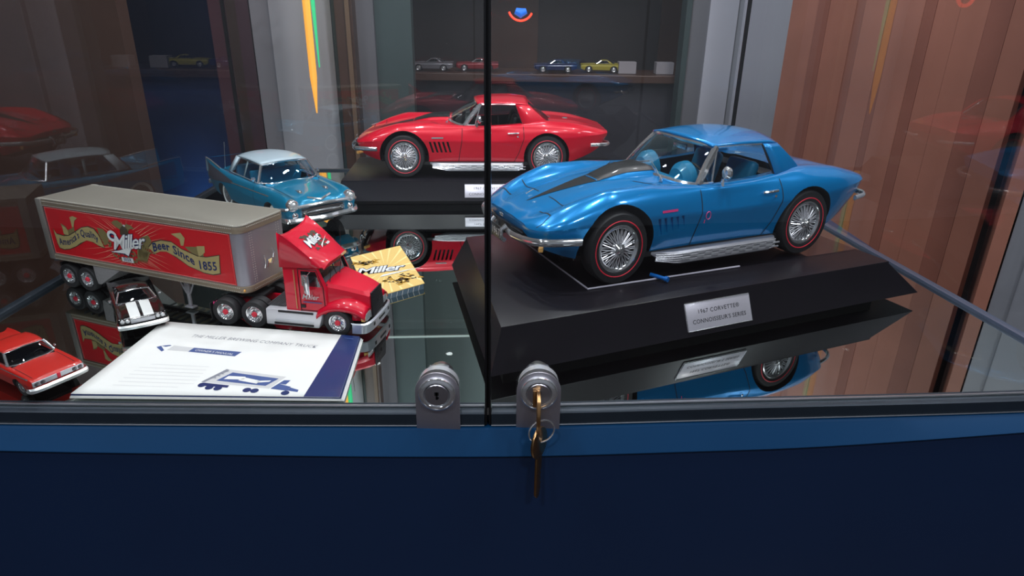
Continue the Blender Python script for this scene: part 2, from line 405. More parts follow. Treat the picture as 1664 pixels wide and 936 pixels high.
# side and back sills
def sill(a, b_, m, nm='side_sill', w=9, h=3.5):
    a, b_ = Vector((*a, 0)), Vector((*b_, 0)); d = (b_ - a).normalized(); nrm = Vector((-d.y, d.x, 0)) * w / 2; mb = cmb()
    P = [a - nrm, b_ - nrm, b_ + nrm, a + nrm]
    mb.hexa([(p.x, p.y, -10) for p in P] + [(p.x, p.y, h) for p in P]); mb.build(nm, m, cab, bevel=1.2)
SILLM = mat('blue grey sill', (.06, .075, .12), .3, .4, .2, .1)
sill((BRc[0] + 3, BRc[1]), (FRc[0] + 4, FRc[1]), SILLM); sill((FLc[0] - 3, FLc[1]), (BLc[0] - 3, BLc[1]), RAILM)
sill((BLc[0], BLc[1] + 4), (BRc[0], BRc[1] + 4), RAILM, 'back_sill', 8, 3)
# lid above the frame that carries the spotlights
mb = cmb(); mb.prism([(-490, 380), (490, 410), (410, 1230), (-490, 1180)], lambda x, y: (x, y, H), lambda x, y: (x, y, H + 50)); mb.build('lid', NAVY, cab, smooth=False)
# upper glass shelf at the back, seen only in the mirror
mb = cmb(); mb.box((-165, 1149, 313), (225, 26, 5), R(4)); mb.build('upper_shelf', PANE, cab, smooth=False)
mb = cmb(); mb.box((-164, 1134.5, 313), (225, 2, 4), R(4)); mb.build('upper_shelf_edge', mat('polished glass edge', (.75, .9, .85), 0, .2, 1), cab, smooth=False)

# lock plates and lock barrels
def lock(cx, label):
    cy = case_pt(cx) - 5.4; mb = cmb(); z0, zc, r = -14, 17, 15.6
    poly = [(-r, z0), (r, z0)] + [(r * math.cos(a), zc + r * math.sin(a)) for a in [math.pi * k / 20 for k in range(21)]]
    mb.prism(poly, lambda x, z: (cx + x, cy - 1.4, z), lambda x, z: (cx + x, cy, z))
    pl = mb.build('lock_plate', mat('satin lock plate', (.50, .48, .53), .9, .42, 0, .06, 300), cab, sharp=40, bevel=.25)
    pl['label'] = label
    mb = cmb(); mb.lathe([(9, 1), (12.6, 0), (13.2, -2), (12.8, -3.6), (11.6, -4.6), (9.6, -4.8), (8.8, -3.8), (8.6, -2.6)], 40, o=(cx, cy - 1.2, 17)); mb.build('lock_bezel', CHROME, pl)
    mb = cmb(); mb.lathe([(8.7, -2), (8.6, -3.9), (8.0, -4.4), (.001, -4.6)], 32, o=(cx, cy - 1.2, 17)); mb.build('lock_core', STEEL, pl)
    mb = cmb(); mb.box((cx, cy - 5.95, 17), (1.5, .5, 6)); mb.box((cx, cy - 5.95, 18.6), (3, .5, 2.6)); mb.box((cx + .6, cy - 5.95, 15.4), (1.8, .5, 1.6)); mb.build('keyway', DARK, pl, smooth=False)
    # threaded barrel and nut behind the pane
    mb = cmb(); mb.lathe([(.001, 31), (7, 31), (7, 30), (9.4, 26), (9.4, 22), (7.6, 22)] + [(7.6 - .5 * (k % 2), 22 - k) for k in range(10)] + [(9.6, 11), (14.2, 10.5), (14.2, 5.4), (9, 5)], 30, o=(cx, cy, 17))
    mb.build('lock_barrel', mat('zinc', (.75, .75, .72), 1, .28), pl)
    mb = cmb(); mb.lathe([(9, 17), (13.6, 16.6), (13.8, 12), (9, 11.6)], 6, o=(cx, cy, 17)); mb.build('lock_nut', STEEL, pl, sharp=20)
    mb = cmb(); mb.lathe([(13, 11.6), (14.6, 11.4), (14.6, 5.6)], 30, o=(cx, cy, 17)); mb.build('lock_washer', SPOKE, pl)
    return cy
LX = (-51.2, 19.9)
lock(LX[0], 'grey rounded lock plate left of the seam, empty keyhole')
ky = lock(LX[1], 'grey rounded lock plate right of the seam, holding a key')

# keys
def key(nm, label, x, y, z, rx, ry, rz):
    k = root(nm, label, 'key', x, y, z); k.rotation_euler = (R(rx), R(ry), R(rz)); return k
def key_shape(k, blade=24, bow=11.5):
    mb = MB(); poly = []
    for i in range(24):
        a = -math.pi / 2 + .42 + (2 * math.pi - .84) * i / 23; poly.append((bow * .92 * math.cos(a), -bow + bow * 1.05 * math.sin(a) * 1.05))
    mb.prism(poly, lambda x, z: (x, -1.0, z), lambda x, z: (x, 1.0, z)); mb.build('key_bow', BRASS, k, bevel=.3)
    mb = MB(); zb = -bow * 2.05
    poly = [(-3.6, zb + 3), (-3.6, zb - blade), (-1.5, zb - blade - 3), (1, zb - blade - 2)]
    for i in range(5): poly += [(2.2, zb - blade + 2 + i * 4), (3.6, zb - blade + 4 + i * 4)]
    poly += [(3.6, zb + 3)]
    mb.prism(poly, lambda x, z: (x, -.8, z), lambda x, z: (x, .8, z)); mb.build('key_blade', BRASS, k, bevel=.15)
    mb = MB(); mb.lathe([(2.4, -1.15), (3.0, -1.15), (3.0, 1.15), (2.4, 1.15)], 16, o=(0, 0, -3.8)); mb.build('key_hole_rim', BRASS, k)
# inserted key: blade goes into the barrel (along +y), bow edge-on to the viewer
k1 = root('key', 'brass key turned edge-on in the right-hand lock', 'key', LX[1] - .5, ky - 6.2, 17, 0)
mb = MB(); poly = [(0, 3.6), (-6, 4.2), (-13, 3), (-17, -4), (-17.5, -12), (-15, -21), (-11, -27), (-7, -26), (-4, -20), (-2, -8), (0, -3.6)]
mb.prism(poly, lambda y, z: (-1.3, y, z), lambda y, z: (1.3, y, z)); mb.build('key_bow', BRASS, k1, bevel=.35)
mb = MB(); mb.box((0, 3, 1), (1.6, 8, 6)); mb.build('key_blade', BRASS, k1, bevel=.2)
mb = MB(); mb.box((-2.6, -1, -2), (2.4, 2, 13)); mb.build('key_shoulder', BRASS, k1, bevel=.4)
k2 = root('key', 'spare brass key hanging below from the wire ring', 'key', LX[1] + .6, ky - 16.5, -3.5, R(80))
k2.rotation_euler = (R(-2), R(4), R(58)); key_shape(k2, 30, 11)
kr = root('key_ring', 'thin silver wire ring joining the two brass keys', 'key ring', LX[1] + 2.2, ky - 17, -5.5, 0)
mb = MB(); mb.M = Matrix.Rotation(R(20), 4, 'Z'); mb.tube([(9.4 * math.cos(2 * math.pi * i / 36), .5 * math.sin(2 * math.pi * i / 72), 9.0 * math.sin(2 * math.pi * i / 36)) for i in range(36)], .65, 6, closed=True); mb.build('ring_wire', CHROME, kr)

# ================================================================ Corvettes
def corvette(paint, label, x, y, z, yaw, interior, gill, szs=1.05, sxy=1.0):
    sc = 1 / 12; p_sc[0] = sc; XF = .86
    t = root('model_car', label, 'model car', x, y, z, yaw, 'large model coupes on black plinths'); t.scale = (sxy, sxy, szs)
    T = dict(
        W=tab((0, .50), (.04, .62), (.12, .73), (.3, .82), (.6, .865), (.86, .885), (1.3, .868), (1.9, .845), (2.5, .85), (3.0, .875), (3.35, .888), (3.8, .855), (4.15, .77), (4.36, .68), (4.45, .58)),
        zc=tab((0, .55), (.3, .60), (.85, .635), (1.5, .61), (2.3, .60), (3.35, .645), (4.0, .69), (4.45, .72)),
        zf=tab((0, .575), (.06, .61), (.15, .655), (.3, .725), (.55, .815), (.85, .88), (1.2, .88), (1.6, .855), (2.1, .83), (2.6, .845), (3.0, .885), (3.35, .92), (3.8, .89), (4.2, .81), (4.45, .745)),
        yf=tab((0, .40), (.3, .60), (.85, .67), (1.6, .69), (2.3, .74), (3.0, .70), (3.35, .67), (4.2, .58), (4.45, .46)),
        zt=tab((0, .58), (.1, .635), (.3, .695), (.6, .765), (1.0, .84), (1.5, .885), (1.75, .89), (2.3, .87), (3.0, .90), (3.35, .905), (3.8, .875), (4.2, .80), (4.45, .745)),
        zv=tab((0, .577), (.1, .625), (.3, .68), (.7, .765), (1.0, .81), (1.5, .84), (2.1, .82), (2.6, .85), (3.35, .885), (4.2, .80), (4.45, .743)),
        yv=tab((0, .25), (.3, .44), (1.5, .48), (3.3, .45), (4.45, .3)),
        zb=tab((0, .50), (.06, .40), (.2, .33), (.5, .25), (.8, .22), (3.6, .22), (4.0, .32), (4.3, .46), (4.45, .62)),
        in1=tab((0, .05), (.5, .04), (4.45, .04)), in2=tab((0, .12), (.4, .12), (2, .09), (4.45, .12)), bul=tab((0, .0), (.3, .012), (.8, .03), (3.6, .03), (4.45, .01)))
    mb = MB(sc); body_mesh(mb, T, 4.45, XF, 96)
    o = mb.build('body', [paint, DARK], t)
    cu = MB(sc); ARC = []
    for ax, r in ((.005, .43), (-2.49, .405)):
        for sd in (1, -1):
            cu.lathe([(0, .30 * sd), (r, .30 * sd), (r, 1.1 * sd), (0, 1.1 * sd)], 40, o=(ax, 0, .345)); ARC.append((ax, r))
    # cockpit and gills
    pl = [(XF - 1.66, 0), (XF - 1.70, .35), (XF - 1.80, .56), (XF - 1.95, .62), (XF - 3.0, .60), (XF - 3.2, .5), (XF - 3.2, -.5), (XF - 3.0, -.60), (XF - 1.95, -.62), (XF - 1.80, -.56), (XF - 1.70, -.35)]
    cu.prism(pl, lambda a, b_: (a, b_, .36), lambda a, b_: (a, b_, 1.3))
    GS = []
    for k in range(5):
        gx = XF - 1.36 - k * .075; GS.append(gx)
        for sd in (1, -1):
            y0, y1 = sorted((sd * (.825 if gill else .78), sd * .95)); a = -.03
            cu.hexa([(gx - .018 + a * 0, y0, .42), (gx + .018, y0, .42), (gx + .018, y1, .42), (gx - .018, y1, .42), (gx - .018 + .05, y0, .60), (gx + .018 + .05, y0, .60), (gx + .018 + .05, y1, .60), (gx - .018 + .05, y1, .60)])
    cut(o, cu)
    if gill:
        for p_ in o.data.polygons:
            c_ = p_.center / sc
            if XF - 1.72 < c_.x < XF - 1.28 and .40 < c_.z < .62 and abs(c_.y) > .5: p_.material_index = 0
    # hood bulge
    mb = MB(sc); rows = []
    for i in range(22):
        u = i / 21; s = .98 + u * .70; hw = .13 + .10 * u; zb_ = T['zt'](s) - .02; hgt = .03 + .055 * min(1, u * 2.2) * (1 if u < .92 else (1 - (u - .92) * 6))
        rows.append([(XF - s, y, zb_ + hgt * h_) for y, h_ in ((-hw - .06, 0), (-hw, .75), (-hw * .8, 1.0), (0, 1.05), (hw * .8, 1.0), (hw, .75), (hw + .06, 0))])
    mb.grid(rows); mb.poly(rows[0])
    hs = mb.build('hood_scoop', paint, t)
    bv = bvh_of([o, hs]); dn = (0, 0, -1)
    mb = MB(sc); rows = []
    for i in range(40):
        u = i / 39; s = .22 + u * .80; hw = .004 + .145 * u**1.1; rows.append([(XF - s, -hw + 2 * hw * j / 8, 2) for j in range(9)])
    drape_poly(mb, bv, rows, dn, sc, .004); rows = []
    for i in range(30):
        u = i / 29; s = 1.02 + u * .62; hw = .145 + .09 * u; rows.append([(XF - s, -hw + 2 * hw * j / 8, 2) for j in range(9)])
    drape_poly(mb, bv, rows, dn, sc, .006)
    mb.build('hood_stripe', STRIPE, t)['label'] = 'black tapering hood stripe'
    # panel gaps
    W_ = .010
    def gap(pts, d, w_=W_):
        g = MB(sc); drape_line(g, bv, pts, d, w_, sc)
        if g.F: g.build('panel_gap', GAP, t)
    gap([(XF - .42, -.56, 2), (XF - .42, -.12, 2)], dn); gap([(XF - .42, .12, 2), (XF - .42, .56, 2)], dn)
    for sd in (1, -1):
        gap([(XF - .20, .36 * sd, 2), (XF - .20, .60 * sd, 2)], dn, .012)
        gap([(XF - .20, .60 * sd, 2), (XF - .10, .62 * sd, 2), (XF - .05, .60 * sd, 2)], dn, .008)
        gap([(XF - 1.30, .34 * sd, 2), (XF - 1.60, .60 * sd, 2), (XF - 1.72, .60 * sd, 2)], dn)
        side = (0, -sd, 0)
        gap([(XF - 1.87, 2 * sd, .81), (XF - 1.86, 2 * sd, .6), (XF - 1.82, 2 * sd, .40), (XF - 1.80, 2 * sd, .26)], side)
        gap([(XF - 2.93, 2 * sd, .84), (XF - 2.94, 2 * sd, .66), (XF - 2.86, 2 * sd, .42), (XF - 2.78, 2 * sd, .26)], side)
    # black sills under the doors
    mb = MB(sc)
    for sd in (1, -1): mb.box((XF - 2.1, .76 * sd, .235), (2.0, .06, .05))
    mb.box((-1.25, 0, .26), (3.4, 1.0, .10)); mb.build('underbody', DARK, t)
    # side exhaust covers
    for sd in (1, -1):
        mb = MB(sc); xa, xb = XF - 1.29, XF - 2.94; P = []
        ring = lambda xx, k: [(xx, .77 * sd, .25), (xx, (.77 + .10 * k) * sd, .25), (xx, (.77 + .115 * k) * sd, .235), (xx, (.77 + .105 * k) * sd, .25 - .125 * k), (xx, (.77 + .08 * k) * sd, .25 - .14 * k), (xx, .77 * sd, .25 - .14 * k)]
        rows = [ring(xa, .15), ring(xa - .10, .6), ring(xa - .26, .95), ring(xa - .34, 1), ring(xb + .10, 1), ring(xb + .02, .75), ring(xb, .5)]
        mb.grid(rows, cv=True); mb.poly(rows[0]); mb.poly(rows[-1]); ex = mb.build('side_exhaust', mat('satin exhaust metal', (.42, .42, .46), .6, .35, 0, .06), t, sharp=25)
        mb = MB(sc)
        for j in range(5): mb.tube([(xa - .05, (.77 + .05) * sd, .225 - .015 * j), (xa - .28, (.885 - .004 * j) * sd, .228 - .023 * j), (xb + .08, (.885 - .004 * j) * sd, .228 - .023 * j), (xb + .01, (.86) * sd, .222 - .020 * j)], .0075, 6)
        mb.build('exhaust_ribs', SPOKE, ex)['kind'] = 'stuff'
        mb = MB(sc)
        for j in range(4):
            for i in range(7):
                x0 = xa - .40 - i * .19 - (.095 if j % 2 else 0); mb.box((x0, (.8845 - .004 * j) * sd, .2165 - .023 * j), (.10, .012, .014))
        mb.build('exhaust_slots', SPOKE, ex, smooth=False)['kind'] = 'stuff'
    # bumpers
    def swept(pts, w_, h_, nm, closed=False):
        mb = MB(sc); P = [Vector(p) for p in crom(pts, 6)]; rows = []
        for i, p in enumerate(P):
            d = (P[min(i + 1, len(P) - 1)] - P[max(i - 1, 0)]).normalized(); nn = Vector((d.y, -d.x, 0)).normalized()
            rows.append([tuple(p + nn * a + Vector((0, 0, b_))) for a, b_ in ((-w_, -h_ * .6), (0, -h_), (w_, -h_ * .55), (w_ * 1.3, 0), (w_, h_ * .55), (0, h_), (-w_, h_ * .6))])
        mb.grid(rows, cv=True); mb.poly(rows[0]); mb.poly(rows[-1]); return mb.build(nm, CHROME, t)
    for sd in (1, -1):
        q = [(.96, .14, .44), (.97, .3, .44), (.94, .55, .455), (.87, .74, .475), (.70, .835, .48), (.50, .895, .485)]
        swept([(a - .04, b_ * sd, c) for a, b_, c in (q if sd > 0 else q)], .018 * sd, .036, 'front_bumper')
        mb = MB(sc); mb.tube([(.94, .16 * sd, .50), (.99, .15 * sd, .46), (.99, .14 * sd, .38), (.95, .15 * sd, .34)], .022, 8); mb.build('bumper_guard', CHROME, t)
        q = [(XF - 4.42, .28, .52), (XF - 4.49, .45, .53), (XF - 4.47, .62, .54), (XF - 4.36, .74, .545), (XF - 4.12, .82, .55)]
        swept([(a, b_ * sd, c) for a, b_, c in q], -.016 * sd, .030, 'rear_bumper')
    # grille opening, plate
    mb = MB(sc); rows = []
    for i in range(17):
        yy = -.56 + 1.12 * i / 16; xx = .90 - abs(yy) ** 2 * .35; rows.append([(xx, yy, .40), (xx + .008, yy, .505)])
    mb.grid(rows)
    for i in range(5): mb.box((.89, 0, .415 + .02 * i), (.02, .9, .005))
    mb.build('grille', STRIPE, t)
    mb = MB(sc); mb.box((.985, 0, .41), (.014, .30, .13)); pt_ = mb.build('licence_plate', STRIPE, t, bevel=.006); pt_['label'] = 'black licence plate reading 1967'
    mb = MB(sc); text_on(mb, '1967', .105, lambda a, b_: (.994, a, .375 + b_), spacing=1.05); mb.build('plate_numerals', PRINTL, pt_, smooth=False)
    # turn lamps under bumper
    for sd in (1, -1):
        mb = MB(sc); mb.box((.78, .66 * sd, .40), (.05, .16, .045), rz=-.55 * sd); mb.build('turn_lamp', AMBER, t, bevel=.01)
    # fender cross flag and badges
    mb = MB(sc); mb.box((.05 + .88, 0, .57), (.01, .09, .03)); mb.build('nose_badge', CHROME, t, bevel=.004)
    # windshield (wrap), frame, hardtop, rear window
    wb = [(XF - 1.60, 0, .885), (XF - 1.64, .30, .875), (XF - 1.76, .54, .85), (XF - 1.90, .665, .835)]
    wt = [(XF - 2.10, 0, 1.185), (XF - 2.11, .26, 1.183), (XF - 2.14, .44, 1.175), (XF - 2.19, .535, 1.16)]
    B_ = crom([(a, -b_, c) for a, b_, c in wb[:0:-1]] + wb, 5); T_ = crom([(a, -b_, c) for a, b_, c in wt[:0:-1]] + wt, 5)
    mb = MB(sc); mb.grid([[tuple(Vector(a).lerp(Vector(b_), k / 6) + Vector((.015, 0, .01)) * 4 * (k / 6) * (1 - k / 6)) for a, b_ in zip(B_, T_)] for k in range(7)])
    ws = mb.build('windshield', CARGLASS, t); ws['label'] = 'clear wraparound windshield'
    mb = MB(sc); mb.tube(B_, .024, 6); mb.tube(T_, .026, 6)
    for sd in (1, -1): mb.tube([(XF - 1.90, .665 * sd, .835), (XF - 2.03, .60 * sd, 1.0), (XF - 2.19, .535 * sd, 1.165)], .034, 8)
    mb.build('windshield_frame', CHROME, t)
    # hardtop
    zed = tab((2.14, 1.185), (2.4, 1.225), (2.7, 1.235), (3.02, 1.205)); zsd = tab((2.14, 1.165), (2.5, 1.175), (2.9, 1.165), (3.02, 1.15)); hwd = tab((2.14, .545), (2.5, .575), (3.02, .555))
    mb = MB(sc); rows = []
    for i in range(15):
        s = 2.14 + .88 * i / 14; rw = []
        for j in range(25):
            v = -1 + 2 * j / 24; rw.append((XF - s + (.06 * (1 - v * v) if i == 0 else .06 * (1 - v * v) * (1 - i / 14)), hwd(s) * v, zsd(s) + (zed(s) + .02 - zsd(s)) * (1 - abs(v) ** 2.6)))
        rows.append(rw)
    mb.grid(rows); hard = mb.build('hardtop_roof', paint, t, solid=.02)
    hard['label'] = 'smooth removable hardtop roof'
    for sd in (1, -1):
        mb = MB(sc); tf, tr = Vector((XF - 2.80, .570 * sd, 1.168)), Vector((XF - 3.02, .555 * sd, 1.155)); bf, br = Vector((XF - 2.93, .705 * sd, .845)), Vector((XF - 3.36, .62 * sd, .875)); rows = []
        for j in range(9):
            k = j / 8; out = Vector((0, sd * .02, 0)) * 4 * k * (1 - k); a, b_ = bf.lerp(tf, k) + out, br.lerp(tr, k) + out; inn = br.lerp(Vector((XF - 3.02, .48 * sd, 1.165)), k) - Vector((-.02, .03 * sd, 0))
            rows.append([tuple(a), tuple(a.lerp(b_, .5) + Vector((0, .014 * sd, 0))), tuple(b_), tuple(b_ + Vector((-.02, -.05 * sd, 0)))])
        mb.grid(rows); mb.build('hardtop_pillar', paint, t, solid=.015 * 1)
        # door glass and vent window
        g0, g1, g2, g3 = (XF - 2.08, .655 * sd, .84), (XF - 2.92, .69 * sd, .845), (XF - 2.79, .565 * sd, 1.165), (XF - 2.22, .545 * sd, 1.165)
        mb = MB(sc); patch(mb, g0, g1, g2, g3, .008, (0, sd, 0)); mb.build('door_window', CARGLASS, t)
        mb = MB(sc); mb.poly([(XF - 1.94, .665 * sd, .84), (XF - 2.07, .657 * sd, .84), (XF - 2.205, .55 * sd, 1.15)]); mb.build('vent_window', CARGLASS, t)
        mb = MB(sc); mb.tube([(XF - 1.93, .67 * sd, .84), (XF - 2.20, .552 * sd, 1.15)], .018, 6); mb.tube([(XF - 1.92, .668 * sd, .842), (XF - 2.10, .665 * sd, .842)], .015, 6); mb.tube([(XF - 2.09, .66 * sd, .84), (XF - 2.19, .56 * sd, 1.16)], .010, 6)
        mb.tube([(XF - 2.21, .552 * sd, 1.165), (XF - 2.5, .58 * sd, 1.175), (XF - 2.79, .572 * sd, 1.168)], .010, 6)
        mb.build('window_trim', CHROME, t)
        mb = MB(sc); mb.tube([(XF - 2.80, .575 * sd, 1.165), (XF - 2.93, .70 * sd, .848)], .012, 6); mb.build('rubber_seal', DARK, t)
    rw0 = [(XF - 3.36, y, .892 - abs(y) * .03) for y in (-.56, -.3, 0, .3, .56)]; rw0 = [(a - .10 * (1 - (b_ / .56) ** 2), b_, c) for a, b_, c in rw0]
    rw1 = [(XF - 3.02, y * .86, 1.19 - abs(y) * .06) for y in (-.56, -.3, 0, .3, .56)]
    mb = MB(sc); mb.grid([crom(rw0, 4), crom(rw1, 4)]); mb.build('rear_window', CARGLASS, t)
    mb = MB(sc); mb.tube(crom(rw0, 4), .016, 6); mb.tube([rw0[0], rw1[0]], .014, 6); mb.tube([rw0[-1], rw1[-1]], .014, 6); mb.build('rear_window_trim', CHROME, t)
    mb = MB(sc); mb.grid([crom([(a - .02, b_, c - .005) for a, b_, c in rw0], 4), crom([(a + .06, b_ * .96, c - .05) for a, b_, c in rw0], 4)]); mb.build('rear_shelf', interior, t)
    # interior
    for sd in (1, -1):
        mb = MB(sc); mb.box((XF - 2.45, .30 * sd, .50), (.5, .44, .14)); mb.build('seat', interior, t, bevel=.05, seg=3)
        mb = MB(sc); mb.M = Matrix.Translation((XF - 2.76, .30 * sd, .72)) @ Matrix.Rotation(R(-18), 4, 'Y'); mb.box((0, 0, 0), (.13, .44, .52)); mb.build('backrest', interior, t, bevel=.055, seg=3)
        mb = MB(sc); mb.lathe([(.001, .02), (.14, .0), (.20, -.06), (.21, -.14)], 20, 'x', o=(XF - 1.86, .34 * sd, .80)); mb.build('dash_pod', interior, t)
    mb = MB(sc); mb.box((XF - 1.82, 0, .78), (.18, 1.14, .14)); mb.box((XF - 2.3, 0, .50), (1.1, .16, .16)); mb.build('dashboard', interior, t, bevel=.04)
    mb = MB(sc); mb.box((XF - 3.05, 0, .80), (.25, 1.0, .10)); mb.build('rear_bulkhead', INTK, t, bevel=.03)
    mb = MB(sc); mb.M = Matrix.Translation((XF - 2.14, .34, .80)) @ Matrix.Rotation(R(-68), 4, 'Y')
    mb.tube([(.19 * math.cos(2 * math.pi * i / 28), .19 * math.sin(2 * math.pi * i / 28), 0) for i in range(28)], .014, 6, closed=True)
    for k in range(3): mb.tube([(0, 0, 0), (.19 * math.cos(2.09 * k), .19 * math.sin(2.09 * k), 0)], .010, 5)
    mb.build('steering_wheel', INTK, t)
    mb = MB(sc); mb.box((XF - 2.14, 0, 1.10), (.03, .22, .06)); mb.build('interior_mirror', CHROME, t, bevel=.01)
    # small fittings
    mb = MB(sc); mb.tube([(XF - 2.12, .80, .83), (XF - 2.13, .78, .90)], .016, 6); mb.lathe([(.001, .03), (.045, .025), (.068, 0), (.06, -.03), (.001, -.05)], 18, 'x', o=(XF - 2.16, .79, .955)); mb.build('door_mirror', CHROME, t)
    for sd in (1, -1):
        mb = MB(sc); mb.tube([(XF - 2.66, .845 * sd, .735), (XF - 2.73, .868 * sd, .742), (XF - 2.85, .862 * sd, .745)], .014, 6); mb.lathe([(.016, .03 * sd), (.001, .035 * sd)], 10, o=(XF - 2.83, .835 * sd, .69)); mb.build('door_handle', CHROME, t)
    for sd in (1, -1):
        mb = MB(sc); mb.tube([(XF - 1.60, .42 * sd, .875), (XF - 1.68, .22 * sd, .92), (XF - 1.75, .02 * sd, .96)], .007, 5); mb.tube([(XF - 1.60, .36 * sd, .90), (XF - 1.68, .12 * sd, .95)], .004, 4); mb.lathe([(.02, 0), (.018, .03), (.001, .035)], 8, 'z', o=(XF - 1.59, .44 * sd, .85)); mb.build('wiper', CHROME, t)
    mb = MB(sc); bvs = bv
    dl = MB(sc); drape_poly(dl, bv, [[(XF - 1.34 - .2 * i / 5, 2, .650), (XF - 1.34 - .2 * i / 5, 2, .672)] for i in range(6)], (0, -1, 0), sc, .006); dl.build('fender_script', PINK if gill else CHROME, t)
    if gill:
        for i, (a, b_, c) in enumerate(((1.93, .46, .028),)):
            mb = MB(sc); mb.tube([(XF - a + c * 1.1 * math.cos(k * math.pi / 5), .862, .575 + c * 1.4 * math.sin(k * math.pi / 5)) for k in range(10)], .004, 4, closed=True); mb.tube([(XF - a + .04, .861, .535), (XF - a + .045, .859, .50)], .004, 4)
            mb.build('round_decal', PINK, t)
    mb = MB(sc); mb.tube([(.65 + .0, -.0, .745), (.55, -.03, .775)], .006, 4); mb.build('hood_emblem', CHROME, t)
    mb = MB(sc); mb.lathe([(.05, 0), (.05, .012), (.04, .016), (.001, .016)], 18, 'z', o=(XF - 3.75, 0, T['zt'](3.75) - .004)); mb.build('fuel_cap', CHROME, t)
    for ax in (0, -2.49):
        for sd in (1, -1): make_wheel(t, ax, .745 * sd, .35, .35, .21, .225, sc, 'wire', red=.272, side=sd)
    return t

CY = 3.5625
corvette(BLUE, 'bright blue model coupe with black hood stripe on right-hand plinth', 62.0, 602, 44.2, 3.561, INTB, True, 1.11, 1.025)
corvette(RED, 'red model coupe with black hood stripe on plinth at back', -162.9, 1025, 38, R(183.5), INTK, False)

# ---------------------------------------------------------------- plinths
def plinth(label, x, y, yaw, x0, x1, y0, y1, h, sl, plate, platepos, back=0, slr=None):
    """x along the plinth, y0 is the front (plaque) side; sl = how far the sloping sides spread"""
    t = root('plinth', label, 'plinth', x, y, 0, yaw); slr = sl if slr is None else slr
    mb = MB(); P = [(x0, y0), (x1, y0), (x1, y1), (x0 + back, y1)]; Q = [(x0 - sl, y0 - sl), (x1 + slr, y0 - sl), (x1 + slr, y1 + sl * .6), (x0 + back - sl, y1 + sl * .6)]
    mb.add([(*p, 10) for p in Q] + [(*p, h - 2) for p in P] + [(*p, h) for p in P], [(3, 2, 1, 0), (0, 1, 5, 4), (1, 2, 6, 5), (2, 3, 7, 6), (3, 0, 4, 7), (4, 5, 9, 8), (5, 6, 10, 9), (6, 7, 11, 10), (7, 4, 8, 11), (8, 9, 10, 11)])
    mb.build('plinth_top', PLINTH, t, bevel=.8)
    mb = MB(); mb.prism([(x0 + 4, y0 + 5), (x1 - 5, y0 + 5), (x1 - 5, y1 - 5), (x0 + back + 5, y1 - 5)], lambda a, b_: (a, b_, .8), lambda a, b_: (a, b_, 10)); mb.build('plinth_foot', DARK, t)
    # plaque on the front slope
    hh = h - 12; sn = Vector((0, -hh, sl)).normalized(); sn = Vector((0, -hh / math.hypot(hh, sl), sl / math.hypot(hh, sl))); upd = Vector((0, sl, hh)).normalized()
    cx, fr, pw, ph = platepos; base = Vector((cx, y0 - sl * (1 - fr), 10 + hh * fr))
    def on(a, b_, o=0): return tuple(base + Vector((1, 0, 0)) * a + upd * b_ + sn * o)
    mb = MB(); w2, h2 = pw / 2, ph / 2
    mb.hexa([on(-w2, -h2, 0), on(w2, -h2, 0), on(w2, h2, 0), on(-w2, h2, 0), on(-w2, -h2, 1.2), on(w2, -h2, 1.2), on(w2, h2, 1.2), on(-w2, h2, 1.2)])
    pq = mb.build('plaque', mat('silver plaque', (.50, .48, .54), .35, .35, .2, .06), t, bevel=.3); pq['label'] = 'silver plaque reading 1967 CORVETTE CONNOISSEUR\'S SERIES'
    mb = MB(); mb.tube([on(-w2, -h2, 1.3), on(w2, -h2, 1.3), on(w2, h2, 1.3), on(-w2, h2, 1.3)], .45, 4, closed=True); mb.build('plaque_rim', CHROME, pq)
    mb = MB(); k = pw / 74
    text_on(mb, '1967 CORVETTE\u00ae', 5.6 * k, lambda a, b_: on(a, b_ + 2.2 * k, 1.35), spacing=1.1)
    text_on(mb, "CONNOISSEUR'S SERIES", 5.6 * k, lambda a, b_: on(a, b_ - 6.8 * k, 1.35), spacing=1.05)
    mb.build('plaque_lettering', STRIPE, pq, smooth=False); return t
plinth('black sloped plinth with silver plaque carrying the blue coupe', -8, 449, R(22.9), 0, 410, 0, 216, 43, 14, 1, (200, .50, 68, 24), back=46, slr=34)
plinth('black sloped plinth with pale plaque carrying the red coupe at the back', -250, 955, R(3.5), 0, 420, -20, 150, 37, 14, 1, (214, .52, 72, 20))
# clear acrylic sheet under the blue car
t = root('acrylic_sheet', 'clear acrylic sheet with white edges lying under the blue coupe', 'sheet', 65.2, 524, 43.6, R(22.3))
mb = MB(); mb.box((155, 78, .15), (310, 156, .3)); mb.build('sheet', glass_mat('acrylic', (.93, .93, .95), 1.45, .8), t, smooth=False)
mb = MB(); mb.tube([(162, 0, .6), (0, 0, .6), (-2, 150, .6)], .9, 6); mb.build('sheet_edge', ACRYL, t)
t = root('peg', 'small blue plastic peg beside the front wheel of the blue coupe', 'peg', 131.5, 549, 46.4, R(-42))
mb = MB(); mb.lathe([(.001, -9), (1.8, -9), (1.8, 6), (2.6, 6), (2.6, 9), (.001, 9)], 12, 'x'); mb.build('pin', mat('blue plastic', (.0, .12, .45), 0, .35, .3), t)


